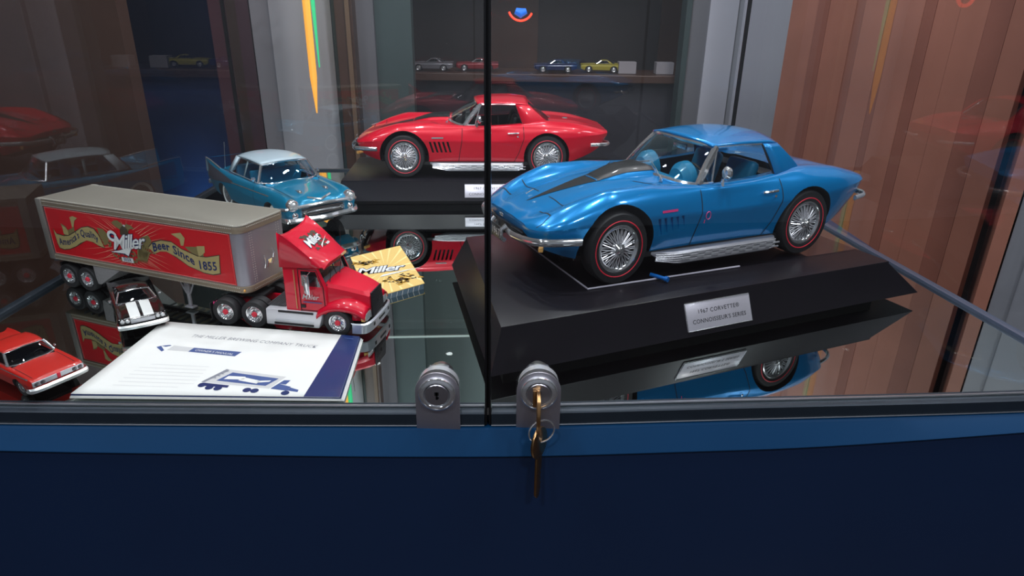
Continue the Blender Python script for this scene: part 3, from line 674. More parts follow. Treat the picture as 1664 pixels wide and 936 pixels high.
# ================================================================ the hall around the case
WOODR = mat('red brown wood', (.37, .15, .105), 0, .45, .15, .25, 7); WOODD = mat('darker red brown wood', (.28, .105, .075), 0, .45, .15, .25, 7)
WOODK = mat('dark brown wood', (.068, .034, .023), 0, .4, .1, .3, 6); GREYP = mat('light grey wall panel', (.36, .37, .40), 0, .6, 0, .08, 4)
GREYM = mat('mid grey wall panel', (.20, .20, .22), 0, .6, 0, .1, 4); GREYT = mat('teal grey wall panel', (.05, .08, .08), 0, .6, 0, .15, 4)
PALEP = mat('pale lilac grey panel', (.72, .72, .80), 0, .6, 0, .06, 4); DARKW = mat('dark brown wall', (.022, .017, .017), 0, .5, 0, .3, 3)
def wbox(x0, x1, y0, y1, z0, z1, nm, m, parent=None, bev=0):
    mb = MB(1); mb.box(((x0 + x1) / 2, (y0 + y1) / 2, (z0 + z1) / 2), (x1 - x0, y1 - y0, z1 - z0)); return mb.build(nm, m, parent, smooth=False, bevel=bev)
struct(wbox(-9, 6, -3, 14, -.05, 0, 'floor', mat('dark stained floor', (.035, .026, .026), 0, .22, .3, .5, 1.5)))
struct(wbox(-9, 6, -3, 14, 3.2, 3.25, 'ceiling', mat('dark ceiling', (.05, .05, .055), 0, .8)))
struct(wbox(-9, 6, 14, 14.1, 0, 3.2, 'wall_back', DARKW)); struct(wbox(-9.1, -9, -3, 14.1, 0, 3.2, 'wall_left', DARKW))
struct(wbox(6, 6.1, -3, 14.1, 0, 3.2, 'wall_right', DARKW)); struct(wbox(-9, 6, -3.1, -3, 0, 3.2, 'wall_front', mat('pale front wall', (.42, .44, .48), 0, .7)))
def panelled(label, cat, P0, P1, th, strips, z1=3.19, nm='wall_panelling', part='panel', z0=0):
    t = bpy.data.objects.new(nm, None); C.objects.link(t); t['label'] = label; t['category'] = cat
    P0, P1 = Vector((*P0, 0)), Vector((*P1, 0)); t.location = P0; d = (P1 - P0); L = d.length; t.rotation_euler = (0, 0, math.atan2(d.y, d.x)); tot = sum(q[0] for q in strips); x = 0
    for wd, m, dp in strips:
        w_ = wd / tot * L; mb = MB(1); mb.box((x + w_ / 2, th / 2 - dp, (z0 + z1) / 2), (w_ - .0006, th, z1 - z0)); mb.build(part, m, t, smooth=False); x += w_
    return t
panelled('tall red-brown wood planks standing to the right of the case', 'wood panelling', (.730, 1.90), (1.062, 1.45), .03,
    [(1.2, WOODR, 0), (.5, WOODD, .001), (1.1, WOODR, .0005), (.35, WOODD, .0), (.9, WOODR, .001), (.3, WOODD, 0), (1.0, WOODR, .001), (.4, WOODD, .001), (.8, WOODR, 0), (.9, WOODR, .001), (.7, WOODD, .002), (.8, WOODR, .0015)], nm='wood_panelling', part='plank')
panelled('pale grey pillar of upright boards behind the blue coupe roof', 'pillar', (.622, 2.62), (1.02, 2.62), .08,
    [(.10, GREYT, .01), (.32, GREYM, 0), (.5, PALEP, .006), (.10, GREYP, 0), (.9, PALEP, .01)], nm='grey_pillar')
panelled('dark brown wood wall standing behind the left end of the case', 'wood panelling', (-3.0, 2.0), (-1.06, 1.9), .05, [(1, WOODK, .0), (1.1, WOODK, .006), (.9, WOODK, 0), (.5, WOODK, .004)], nm='dark_wood_wall', part='board')
panelled('purple-brown upright post left of the grey panels', 'post', (-1.035, 2.4), (-.895, 2.4), .06, [(.7, mat('purple brown paint', (.085, .032, .045), 0, .5, 0, .2, 5), 0), (.4, WOODK, .006), (.5, mat('purple brown paint', (.085, .032, .045)), .01)], nm='brown_post', part='board')
panelled('light grey upright panels behind the pale-roofed saloon', 'wall panel', (-.858, 2.3), (-.585, 2.3), .05, [(.35, GREYM, 0), (1.1, GREYP, .006), (.06, GREYT, 0)], nm='grey_panelling')
panelled('narrow brown upright post between two grey panels', 'post', (-.575, 2.26), (-.518, 2.26), .05, [(.6, WOODK, 0), (.25, mat('tan strip', (.16, .10, .06), 0, .5), .006), (.15, WOODK, 0)], nm='narrow_post', part='board')
panelled('teal-grey upright panel left of the centre seam', 'wall panel', (-.545, 2.4), (-.352, 2.4), .05, [(.4, GREYM, 0), (.7, GREYT, .006)], nm='teal_grey_panel')
t = panelled('dark brown wall carrying a shelf of far model cars', 'wall panel', (-.62, 3.15), (1.0, 3.15), .06, [(1.1, DARKW, 0), (.5, WOODK, .006), (1.2, DARKW, 0), (.8, WOODK, .004)], nm='dark_partition')
t = wbox(-.9, .8, 2.72, 3.05, 1.55, 3.19, 'bulkhead', mat('grey green bulkhead', (.06, .09, .085), 0, .6, 0, .15, 3)); single(t, 'grey-green overhead bulkhead seen mirrored in the shelf', 'bulkhead')
# steel cabinet at far right
t = bpy.data.objects.new('steel_cabinet', None); C.objects.link(t); t['label'] = 'pale grey steel cabinet at the far right beyond the wood planks'; t['category'] = 'cabinet'; t.location = (1.035, 1.31, 0); t.rotation_euler = (0, 0, R(-35))
STG = mat('pale grey steel', (.28, .29, .33), .2, .45, 0, .1, 6)
wbox(0, .7, 0, .4, 0, 2.4, 'cabinet_body', STG, t); wbox(.035, .66, -.012, 0, .05, 2.36, 'cabinet_door', STG, t, .003); wbox(-.03, -.004, -.01, .4, 0, 2.4, 'edge_strip', WOODR, t)
mb = MB(1); mb.tube([(.10, -.012, .76), (.10, -.05, .76), (.34, -.05, .76), (.34, -.012, .76)], .009, 8); mb.build('pull_handle', CHROME, t)
mb = MB(1); mb.lathe([(.001, -.02), (.012, -.018), (.014, -.01)], 12, 'y', o=(.12, 0, 1.03)); mb.build('bolt_head', CHROME, t)
t = wbox(1.095, 1.125, 1.62, 1.66, 0, 3.19, 'dark_upright', WOODK); t['label'] = 'nearly black upright board right of the wood planks'; t['category'] = 'post'
# neon streak and crescents: reflections in the glass, rebuilt as glowing tubes and hangers
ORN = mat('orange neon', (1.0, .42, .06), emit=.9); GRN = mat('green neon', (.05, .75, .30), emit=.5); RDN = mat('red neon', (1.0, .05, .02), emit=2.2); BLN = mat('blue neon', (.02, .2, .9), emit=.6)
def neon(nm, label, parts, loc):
    t = bpy.data.objects.new(nm, None); C.objects.link(t); t.location = loc; t['label'] = label; t['category'] = 'neon reflection'
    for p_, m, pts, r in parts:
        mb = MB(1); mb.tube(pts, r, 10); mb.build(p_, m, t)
neon('neon_streak_reflection', 'upright orange neon reflection with a green one alongside, built as tubes against the grey panels', [('orange_streak', ORN, [(0, 0, -.06), (0, 0, .05), (0, 0, 1.2)], [.002, .011, .014]), ('green_streak', GRN, [(.022, 0, .08), (.020, 0, .3), (.020, 0, 1.2)], [.002, .007, .009]), ('streak_holder', DARK, [(0, 0, .9), (0, .11, .9)], .006)], (-.635, 2.17, Z0 + .02))
arc = lambda r, a0, a1, n=12: [(r * math.cos(R(a0 + (a1 - a0) * i / n)), 0, r * math.sin(R(a0 + (a1 - a0) * i / n))) for i in range(n + 1)]
neon('neon_crescent_reflection', 'small red neon crescent reflection built as tubes with blue filling above the red coupe', [('red_arc', RDN, arc(.046, 200, 335), .004), ('red_arc', RDN, arc(.050, 55, 125), .004), ('blue_filling', BLN, [(-.02, 0, -.012), (0, 0, -.020), (.022, 0, -.012)], [.012, .018, .010]), ('hanger', DARK, [(0, 0, .05), (0, 0, 1.85)], .002)], (.018, 2.66, Z0 + .285))
neon('neon_crescent_reflection', 'small red neon crescent reflection built as a tube above the left rear corner', [('red_arc', RDN, arc(.030, 190, 350), .006), ('hanger', DARK, [(0, 0, .03), (0, 0, 1.85)], .002)], (-.855, 2.12, Z0 + .335))
# shelf at the dark partition
t = bpy.data.objects.new('wall_shelf', None); C.objects.link(t); t['label'] = 'dark shelf carrying small models beyond the case'; t['category'] = 'shelf'; t.location = (.1, 2.85, Z0)
wbox(-.58, .62, -.14, .16, .015, .045, 'shelf_board', WOODK, t, .003); wbox(-.5, .55, -.10, .16, -.95, .012, 'shelf_cabinet', mat('dusky grey counter', (.045, .045, .055), 0, .25, .4, .3, 3), t)
for k, (x, lb) in enumerate(((.45, 'white carton on the far shelf, left of two'), (.60, 'white carton on the far shelf, right of two'))):
    o = wbox(-.035, .035, -.025, .025, 0, .045, 'carton', mat('dull white carton', (.30, .28, .30), 0, .6), None, .001); o.location = (x, 2.80, Z0 + .046); single(o, lb, 'box', 'cartons on the far shelf')

# ================================================================ generic saloon for the smaller models
def saloon(p):
    sc = p['sc']; XF = p['xf']; L = p['L']; paint = p['paint']
    t = root('model_car', p['label'], 'model car', *p['at'])
    T = {k: (tab(*v) if isinstance(v, (list, tuple)) else (lambda s, v=v: v)) for k, v in p['T'].items()}
    mb = MB(sc); body_mesh(mb, T, L, XF, p.get('ns', 70)); o = mb.build('body', [paint, DARK], t)
    cu = MB(sc); wr = p['wr']
    for ax in (0, -p['wb']):
        for sd in (1, -1):
            r = wr * (1.14 if ax == 0 else p.get('rear_arch', 1.14)); cu.lathe([(0, p['tr'] * .55 * sd), (r, p['tr'] * .55 * sd), (r, 1.3 * sd), (0, 1.3 * sd)], 28, o=(ax, 0, wr * .98))
    g = p['gh']; zb = g['zb']    # greenhouse
    cu.prism([(XF - g['f'], -g['wb'] + .06), (XF - g['f'], g['wb'] - .06), (XF - g['r'], g['wb'] - .06), (XF - g['r'], -g['wb'] + .06)], lambda a, b_: (a, b_, zb - .35), lambda a, b_: (a, b_, 2))
    cut(o, cu); bv = bvh_of([o])
    # roof
    zr, wt, tf, tr_ = g['zr'], g['wt'], g['tf'], g['tr']; mb = MB(sc); rows = []
    for i in range(11):
        u = i / 10; s = tf + (tr_ - tf) * u; k = 1 - .35 * (2 * u - 1) ** 2
        rows.append([(XF - s + g.get('bow', .06) * (1 - v * v) * (1 - 2 * u), (wt + .03 * math.sin(math.pi * u)) * v, zr - .055 * (1 - k) * 2 + g.get('crown', .07) * k * (1 - abs(v) ** 2.4)) for v in [-1 + j / 8 for j in range(17)]])
    mb.grid(rows); mb.build('roof', p['roof'], t, solid=.03)
    zt_ = zr - .04
    A0, A1 = (XF - g['fs'], g['wb'], zb), (XF - tf, wt, zt_); C0, C1 = (XF - g['rs'], g['wb'], zb + .01), (XF - tr_, wt, zt_)
    def row(c, a, k=5): return crom([(a[0], -a[1], a[2]), (c[0], -a[1] * .6, (a[2] + c[2]) / 2), c, (c[0], a[1] * .6, (a[2] + c[2]) / 2), (a[0], a[1], a[2])], k)
    fb, ft = row((XF - g['f'], 0, zb + .02), A0), row((XF - tf + .05, 0, zt_ + .05), A1)
    mb = MB(sc); mb.grid([fb, [tuple(Vector(a).lerp(Vector(b_), .5) + Vector((.02, 0, .01))) for a, b_ in zip(fb, ft)], ft]); mb.build('windshield', CARGLASS, t)
    rb, rt = row((XF - g['r'], 0, zb + .02), C0), row((XF - tr_ - .03, 0, zt_ + .04), C1)
    mb = MB(sc); mb.grid([rb, [tuple(Vector(a).lerp(Vector(b_), .5) + Vector((-.02, 0, .02))) for a, b_ in zip(rb, rt)], rt]); mb.build('rear_window', CARGLASS, t)
    mb = MB(sc); mb.tube(fb, .022, 6); mb.tube(ft, .02, 6)
    for sd in (1, -1): mb.tube([(a, b_ * sd, c) for a, b_, c in (A0, A1)], g.get('ap', .035), 6)
    mb.build('windshield_frame', CHROME, t)
    for sd in (1, -1):
        f = lambda q: (q[0], q[1] * sd, q[2])
        mb = MB(sc); patch(mb, f(A0), f(C0), f(C1), f(A1), .01, (0, sd, 0)); mb.build('side_window', CARGLASS, t)
        mb = MB(sc); mb.tube([f(A0), f(C0)], .016, 5); mb.tube([f(A1), f(C1)], .018, 5); mb.build('window_trim', CHROME, t)
        mb = MB(sc); cw = g.get('cw', .3); pts = [f(C0), f((C0[0] - cw * .8, C0[1] * .93, C0[2])), f((C1[0] - .06, C1[1] * .96, C1[2] + .01)), f((C1[0] + g.get('cwt', .05), C1[1], C1[2]))]
        mb.poly(pts); mb.build('roof_pillar', p['roof'], t, solid=.03)
        if g.get('bp'):
            k = g['bp']; a, b_ = Vector(f(A0)).lerp(Vector(f(C0)), k), Vector(f(A1)).lerp(Vector(f(C1)), k); mb = MB(sc); mb.poly([tuple(a), tuple(a + Vector((-.07, 0, 0))), tuple(b_ + Vector((-.07, 0, 0))), tuple(b_)]); mb.build('door_pillar', p['roof'] if p['roof'] is not paint else CHROME, t, solid=.02)
    # interior
    for s_, nm in ((g['f'] + .75, 'front_seat'), (g['f'] + 1.65, 'rear_seat')):
        mb = MB(sc); mb.box((XF - s_, 0, zb - .28), (.5, g['wb'] * 1.7, .16)); mb.box((XF - s_ - .27, 0, zb - .08), (.16, g['wb'] * 1.7, .5)); mb.build(nm, p['inter'], t, bevel=.04)
    mb = MB(sc); mb.box((XF - g['f'] - .12, 0, zb - .08), (.3, g['wb'] * 1.75, .14)); mb.build('dashboard', p['inter'], t, bevel=.03)
    mb = MB(sc); mb.M = Matrix.Translation((XF - g['f'] - .36, .36, zb + .0)) @ Matrix.Rotation(R(-65), 4, 'Y'); mb.tube([(.2 * math.cos(2 * math.pi * i / 20), .2 * math.sin(2 * math.pi * i / 20), 0) for i in range(20)], .016, 5, closed=True); mb.tube([(-.2, 0, 0), (.2, 0, 0)], .012, 4); mb.build('steering_wheel', p['inter'], t)
    mb = MB(sc); mb.box((-p['wb'] / 2, 0, wr * .75), (L * .82, p['tr'] * 1.1, .12)); mb.build('underbody', DARK, t)
    for ax in (0, -p['wb']):
        for sd in (1, -1): make_wheel(t, ax, p['tr'] * sd, wr, wr, .19, wr * .58, sc, 'cap', white=p.get('white', False), side=sd)
    return t, bv, T

# ---- teal saloon with the pale roof and tail fins
BAX, BAY, yw = -271.2, 838.7, R(-46.5); sc = 1 / 18.96
t, bv, T = saloon(dict(sc=sc, xf=.86, L=4.95, paint=TEAL, roof=WHITEROOF, inter=INTB, wr=.355, wb=2.92, tr=.73, white=True, rear_arch=.95,
    label='teal finned saloon model with pale roof and chrome grille behind the trailer', at=(BAX, BAY, 0, yw),
    T=dict(W=[(0, .86), (.1, .92), (.5, .945), (2.5, .95), (3.9, .955), (4.6, .92), (4.95, .86)], zc=[(0, .66), (1.5, .68), (4.95, .70)],
           zf=[(0, .86), (.08, .92), (.4, .985), (1.4, 1.0), (2.6, .98), (3.4, .99), (4.2, 1.07), (4.75, 1.16), (4.95, 1.17)], yf=[(0, .80), (1.5, .84), (3.4, .86), (4.95, .84)],
           zt=[(0, .74), (.1, .86), (.4, .96), (1.4, 1.06), (3.6, 1.04), (4.4, .98), (4.8, .90), (4.95, .80)], zv=[(0, .73), (.1, .84), (.4, .925), (1.4, .985), (3.6, .98), (4.4, .92), (4.95, .78)],
           yv=[(0, .5), (.5, .60), (3.6, .66), (4.95, .70)], zb=[(0, .46), (.3, .34), (1, .27), (4.2, .28), (4.95, .42)], in1=.03, in2=.08, bul=.02, sh=.02),
    gh=dict(f=1.42, fs=1.72, r=3.75, rs=3.35, wb=.78, wt=.60, zb=1.02, zr=1.46, tf=1.86, tr=3.30, crown=.085, bow=.10, bp=.52, cw=.34, cwt=.18, ap=.035)))
XF = .86
mb = MB(sc)   # front face: dark grille in a chrome loop
rows = []
for i in range(21):
    y = -.70 + 1.40 * i / 20; xx = XF + .03 - .05 * (y / .7) ** 2; rows.append([(xx, y, .50), (xx, y, .70 - .03 * abs(y))])
mb.grid(rows)
gr = mb.build('grille', mat('grille mesh brown', (.03, .022, .018), .4, .45), t)
mb = MB(sc)
for k in range(5): mb.tube([(XF + .035 - .05 * (y / .7) ** 2, y, .53 + k * .035) for y in (-.66, -.3, 0, .3, .66)], .004, 4)
mb.build('grille_bars', STEEL, gr)['kind'] = 'stuff'
mb = MB(sc); mb.tube([(XF + .07 - .05 * (y / .7) ** 2, y, .60 + .015 * math.cos(y * 3)) for y in (-.46, -.25, 0, .25, .46)], [.012, .014, .02, .014, .012], 6)
for sd in (1, -1): mb.lathe([(.001, .03), (.05, .02), (.05, -.03)], 14, 'x', o=(XF + .05, .48 * sd, .60)); mb.lathe([(.02, .05), (.075, .02), (.09, -.04)], 16, 'x', o=(XF, .72 * sd, .56))
mb.build('grille_bar_and_lamps', CHROME, t)
mb = MB(sc); mb.tube([(XF - .30, -.94, .68), (XF - .05, -.90, .715), (XF + .03, -.66, .75), (XF + .05, 0, .765), (XF + .03, .66, .75), (XF - .05, .90, .715), (XF - .30, .94, .68)], .042, 8); mb.build('grille_surround', CHROME, t)
mb = MB(sc); P = crom([(XF - .50, -.97, .47), (XF - .12, -.96, .46), (XF + .04, -.78, .45), (XF + .06, -.4, .445), (XF + .11, 0, .44), (XF + .06, .4, .445), (XF + .04, .78, .45), (XF - .12, .96, .46), (XF - .50, .97, .47)], 5)
rows = [[(a - .03, b_, c - .06), (a + .03, b_, c - .055), (a + .07, b_, c), (a + .03, b_, c + .055), (a - .02, b_, c + .06)] for a, b_, c in P]
mb.grid(rows); mb.build('front_bumper', CHROME, t)
for sd in (1, -1):
    mb = MB(sc); mb.lathe([(.001, .03), (.05, .045), (.10, .0)], 20, 'x', o=(XF + .02, .745 * sd, .80)); hl = mb.build('headlamp', LENS, t)
    mb = MB(sc); mb.lathe([(.095, .02), (.11, .045), (.135, .02), (.14, -.10)], 24, 'x', o=(XF + .0, .745 * sd, .80)); mb.build('headlamp_ring', CHROME, hl)
    a = ray(bv, (XF - .42, .34 * sd, 3), (0, 0, -1), sc, .0)
    mb = MB(sc); mb.lathe([(.001, .06), (.03, .055), (.05, .02), (.055, -.03)], 14, 'x', o=(a.x, a.y, a.z + .02)); mb.tube([(a.x, a.y, a.z + .03), (a.x - .22, a.y, a.z + .035)], [.035, .005], 8); mb.build('hood_ornament', CHROME, t)
    # side sweep trim panel, door mirror, fin tip
    mb = MB(sc); drape_poly(mb, bv, [[(XF - s, 2 * sd, z0 + (z1 - z0) * k / 4) for k in range(5)] for s, z0, z1 in [(3.0 + .125 * i, .80 - .012 * i, .86 + .016 * i) for i in range(15)]], (0, -sd, 0), sc, .004); mb.build('side_trim_panel', mat('grey anodised trim', (.10, .10, .13), .5, .4), t)
    mb = MB(sc); drape_line(mb, bv, [(XF - .9, 2 * sd, .88), (XF - 3.1, 2 * sd, .82)], (0, -sd, 0), .025, sc, .006); mb.build('side_moulding', CHROME, t)
    mb = MB(sc); drape_line(mb, bv, [(XF - 1.75, 2 * sd, .96), (XF - 1.72, 2 * sd, .4)], (0, -sd, 0), .012, sc); mb.build('panel_gap', GAP, t)
    mb = MB(sc); mb.tube([(XF - 1.80, .80 * sd, 1.0), (XF - 1.80, .84 * sd, 1.08)], .012, 5); mb.lathe([(.001, -.03), (.05, -.02), (.055, .01), (.001, .02)], 14, 'x', o=(XF - 1.80, .86 * sd, 1.12)); mb.build('door_mirror', CHROME, t)
    mb = MB(sc); mb.tube([(XF - 3.9, .86 * sd, 1.04), (XF - 4.6, .85 * sd, 1.155), (XF - 4.93, .845 * sd, 1.185), (XF - 4.97, .85 * sd, .8)], .02, 6); mb.build('fin_trim', CHROME, t)
mb = MB(sc); P = [ray(bv, (XF - .06 - .06 * k, y, 3), (0, 0, -1), sc, .012) for y, k in ((-.30, 1.8), (0, 0), (.30, 1.8))]; mb.tube([tuple(q) for q in P], .03, 6); mb.build('hood_chevron', CHROME, t)
mb = MB(sc); drape_line(mb, bv, [(XF - .1, -.62, 3), (XF - .6, -.64, 3), (XF - 1.42, -.66, 3)], (0, 0, -1), .012, sc); mb.build('panel_gap', GAP, t)
mb = MB(sc); mb.tube([(XF - 3.9, -.74, 1.03), (XF - 3.75, -.72, 1.75)], .008, 4); mb.build('aerial', CHROME, t)
mb = MB(sc); mb.tube([(XF + .04 - 4.95 - .06, y, .5) for y in (-.85, -.4, 0, .4, .85)], .06, 8); mb.build('rear_bumper', CHROME, t)

# ---- small orange-red saloon at the left
def small_T(h=1.0, fin=0):
    return dict(W=[(0, .90), (.15, .95), (2.5, .97), (4.6, .95), (5.1, .90)], zc=[(0, .66), (5.1, .70)], zf=[(0, .80), (.1, .85), (1.4, .92), (3.6, .94), (4.6, .93 + fin), (5.1, .90 + fin)],
                yf=.86, zt=[(0, .78), (.1, .84), (1.4, .95), (3.8, .96), (4.7, .92), (5.1, .86)], zv=[(0, .77), (.1, .82), (1.4, .905), (3.8, .92), (5.1, .83)], yv=.70, zb=[(0, .42), (.4, .30), (4.5, .30), (5.1, .42)], in1=.03, in2=.07, bul=.02, sh=.03)
yw = R(-29); fx, fy = math.cos(yw), math.sin(yw); sc = 1 / 49
t, bv, T = saloon(dict(sc=sc, xf=.88, L=5.1, ns=50, paint=ORANGERED, roof=ORANGERED, inter=INTK, wr=.34, wb=3.0, tr=.76,
    label='small orange-red saloon model at the left, nearest the front glass', at=(-331.0 - 18 * fx, 419 - 18 * fy, 0, yw), T=small_T(fin=.04),
    gh=dict(f=1.45, fs=1.62, r=3.85, rs=3.3, wb=.80, wt=.66, zb=.93, zr=1.33, tf=2.0, tr=3.15, crown=.04, cw=.3, cwt=.05, ap=.05)))
XF = .88
mb = MB(sc); mb.box((XF + .02, 0, .69), (.06, 1.74, .18)); gr = mb.build('grille', SILVER, t, bevel=.02)
for y in (-.74, -.54, .54, .74):
    mb = MB(sc); mb.lathe([(.001, .03), (.06, .02), (.085, 0)], 12, 'x', o=(XF + .05, y, .69)); mb.build('headlamp', mat('smoked lens', (.12, .12, .13), .5, .2, 1), gr)
mb = MB(sc); P = crom([(XF - .3, -.98, .50), (XF + .04, -.93, .48), (XF + .09, 0, .47), (XF + .04, .93, .48), (XF - .3, .98, .50)], 5)
mb.grid([[(a - .05, b_, c - .10), (a + .05, b_, c - .08), (a + .08, b_, c + .04), (a, b_, c + .10)] for a, b_, c in P]); mb.build('front_bumper', mat('bright chrome', (.9, .92, .92), .75, .28), t)
mb = MB(sc); mb.box((XF + .05, 0, .70), (.05, .12, .20)); mb.build('grille_emblem', REDLINE, t, bevel=.02)
for sd in (1, -1):
    mb = MB(sc); drape_line(mb, bv, [(XF - .1, 2 * sd, .84), (XF - 4.9, 2 * sd, .88)], (0, -sd, 0), .03, sc, .01); mb.build('side_moulding', CHROME, t)
    mb = MB(sc); drape_line(mb, bv, [(XF - .2, .72 * sd, 3), (XF - 1.4, .74 * sd, 3)], (0, 0, -1), .02, sc, .008); mb.build('panel_gap', GAP, t)
    mb = MB(sc); mb.box((XF - 1.95, .98 * sd, .95), (.10, .06, .08)); mb.build('door_mirror', CHROME, t, bevel=.02)

# ---- small black coupe with white bonnet stripes under the trailer
yw = R(-35); fx, fy = math.cos(yw), math.sin(yw); sc = 1 / 48
yw2 = R(-55)
t, bv, T = saloon(dict(sc=sc, xf=.9, L=4.7, ns=50, paint=BLACKP, roof=BLACKP, inter=INTK, wr=.34, wb=2.75, tr=.74,
    label='small black coupe model with two broad white hood stripes under the trailer', at=(-318.5 - 19 * math.cos(yw2), 514 - 19 * math.sin(yw2), 0, yw2),
    T=dict(small_T(), W=[(0, .86), (.15, .91), (4.6, .90), (4.7, .86)], zb=[(0, .42), (.4, .28), (4.3, .28), (4.7, .42)]),
    gh=dict(f=1.55, fs=1.68, r=3.9, rs=3.2, wb=.76, wt=.58, zb=.92, zr=1.28, tf=2.15, tr=3.0, crown=.04, cw=.5, cwt=.05, ap=.04)))
XF = .9
for sd in (1, -1):
    mb = MB(sc); drape_poly(mb, bv, [[(XF - .04 - .045 * i, sd * (.06 + .38 * k / 4), 3) for k in range(5)] for i in range(33)], (0, 0, -1), sc, .008); mb.build('hood_stripe', WHITEP, t)['label'] = 'broad white stripe'
    for y in (.56, .75):
        mb = MB(sc); mb.lathe([(.001, .04), (.06, .03), (.085, 0), (.09, -.04)], 12, 'x', o=(XF + .03, y * sd, .72)); mb.build('headlamp', LENS, t)
    mb = MB(sc); mb.box((XF - 1.95, .96 * sd, .98), (.10, .12, .09)); mb.build('door_mirror', CHROME, t, bevel=.02)
mb = MB(sc); mb.box((XF + .02, 0, .68), (.04, .9, .16)); mb.build('grille', SILVER, t, bevel=.01)
mb = MB(sc); P = crom([(XF - .3, -.93, .50), (XF + .04, -.88, .48), (XF + .12, 0, .47), (XF + .04, .88, .48), (XF - .3, .93, .50)], 5)
mb.grid([[(a - .05, b_, c - .10), (a + .05, b_, c - .08), (a + .08, b_, c + .04), (a, b_, c + .10)] for a, b_, c in P]); mb.build('front_bumper', mat('bright chrome', (.9, .92, .92), .75, .28), t)

# ================================================================ semi-trailer
TL_, TW_, TZ0, TZ1 = 244, 60, 30, 91.5
t = root('semi_trailer', 'long grey box trailer model with red side panel lettered with a beer slogan', 'model trailer', -462.4, 621, 0, -.3553)
def rrect(x0, x1, y0, y1, r, n=5):
    pts = [(x0, y0)]
    for cx, cy, a0 in ((x1 - r, y0 + r, -90), (x1 - r, y1 - r, 0)):
        for k in range(n + 1): a = R(a0 + 90 * k / n); pts.append((cx + r * math.cos(a), cy + r * math.sin(a)))
    return pts + [(x0, y1)]
base = rrect(0, TL_, 0, TW_, 9)
mb = MB(); mb.prism(base, lambda x, y: (x, y, TZ0 + 5), lambda x, y: (x, y, TZ1 - 1.2)); mb.build('box_wall', mat('trailer front metal', (.34, .33, .37), .5, .4, 0, .06, 30), t, sharp=30)
mb = MB(); mb.prism(rrect(-.6, TL_ + .6, -.6, TW_ + .6, 9.4), lambda x, y: (x, y, TZ1 - 1.2), lambda x, y: (x, y, TZ1)); mb.build('roof_panel', mat('trailer roof metal', (.27, .25, .21), .35, .42, 0, .12, 14), t, bevel=.5)
mb = MB(); mb.prism(rrect(-.9, TL_ + .9, -1.0, TW_ + 1.0, 9.6), lambda x, y: (x, y, TZ0 - .5), lambda x, y: (x, y, TZ0 + 5.4)); mb.build('bottom_rail', TRSIL2, t, bevel=.4)
mb = MB(); mb.prism(rrect(-.7, TL_ + .5, -.8, TW_ + .8, 9.4), lambda x, y: (x, y, TZ1 - 7.0), lambda x, y: (x, y, TZ1 - 1.3)); mb.build('top_rail', TRSIL2, t, bevel=.4)
for yy in (-1.1, TW_ + 1.1):
    mb = MB(); mb.box((3.2, yy * 1.0, (TZ0 + TZ1) / 2), (7, 1.6, TZ1 - TZ0)); mb.build('corner_post', TRSIL, t, bevel=.4)
mb = MB()
for (za, off) in ((TZ1 - 2.2, -1.1), (TZ1 - 6.2, -1.1), (TZ0 + 4.4, -1.3), (TZ0 + .8, -1.3)):
    for i in range(118): mb.box((2 + i * 2.0, off, za), (.7, .35, .7))
for i in range(122):
    for yy in (1.2, TW_ - 1.2): mb.box((1 + i * 1.95, yy, TZ1 + .15), (.7, .7, .35))
for i in range(22):
    for zz in (TZ1 - 2.2, TZ0 + 2): mb.box((TL_ + .95, 9 + i * 2, zz), (.35, .7, .7))
    for yy in (11, 13.5, 46, 49): mb.box((TL_ + .2, yy, TZ0 + 8 + i * 2.25), (.4, .5, .5))
for i in range(28): mb.box((TL_ - 1.6, 3 + i * 2, TZ1 + .15), (.6, .6, .35))
mb.build('rivets', mat('bright rivets', (.7, .68, .62), .3, .4), t, smooth=False)['kind'] = 'stuff'
# couplings on the front wall
mb = MB(); X = TL_ + 1.0
mb.tube([(X, 24, 46), (X + 1.5, 24, 51), (X, 25, 58)], .5, 5); mb.tube([(X, 27, 46), (X + 1.5, 28, 52)], .5, 5); mb.box((X, 31, 51), (1.6, 5, 4)); mb.tube([(X, 36, 53), (X + 1.6, 36, 58), (X, 36, 62)], .5, 5); mb.tube([(X + 1, 28, 50), (X + 2, 33, 48), (X + 1, 38, 56)], .4, 5)
mb.build('brake_couplings', CHROME, t)
for yy in (4, TW_ - 4):
    mb = MB(); mb.lathe([(.001, 1), (1.2, .6), (1.4, 0)], 10, 'x', o=(TL_ + .3 - (3 if 1 else 0), -.9 if yy < 10 else TW_ + .9, TZ0 + 2.6)); mb.build('marker_lamp', AMBER, t)
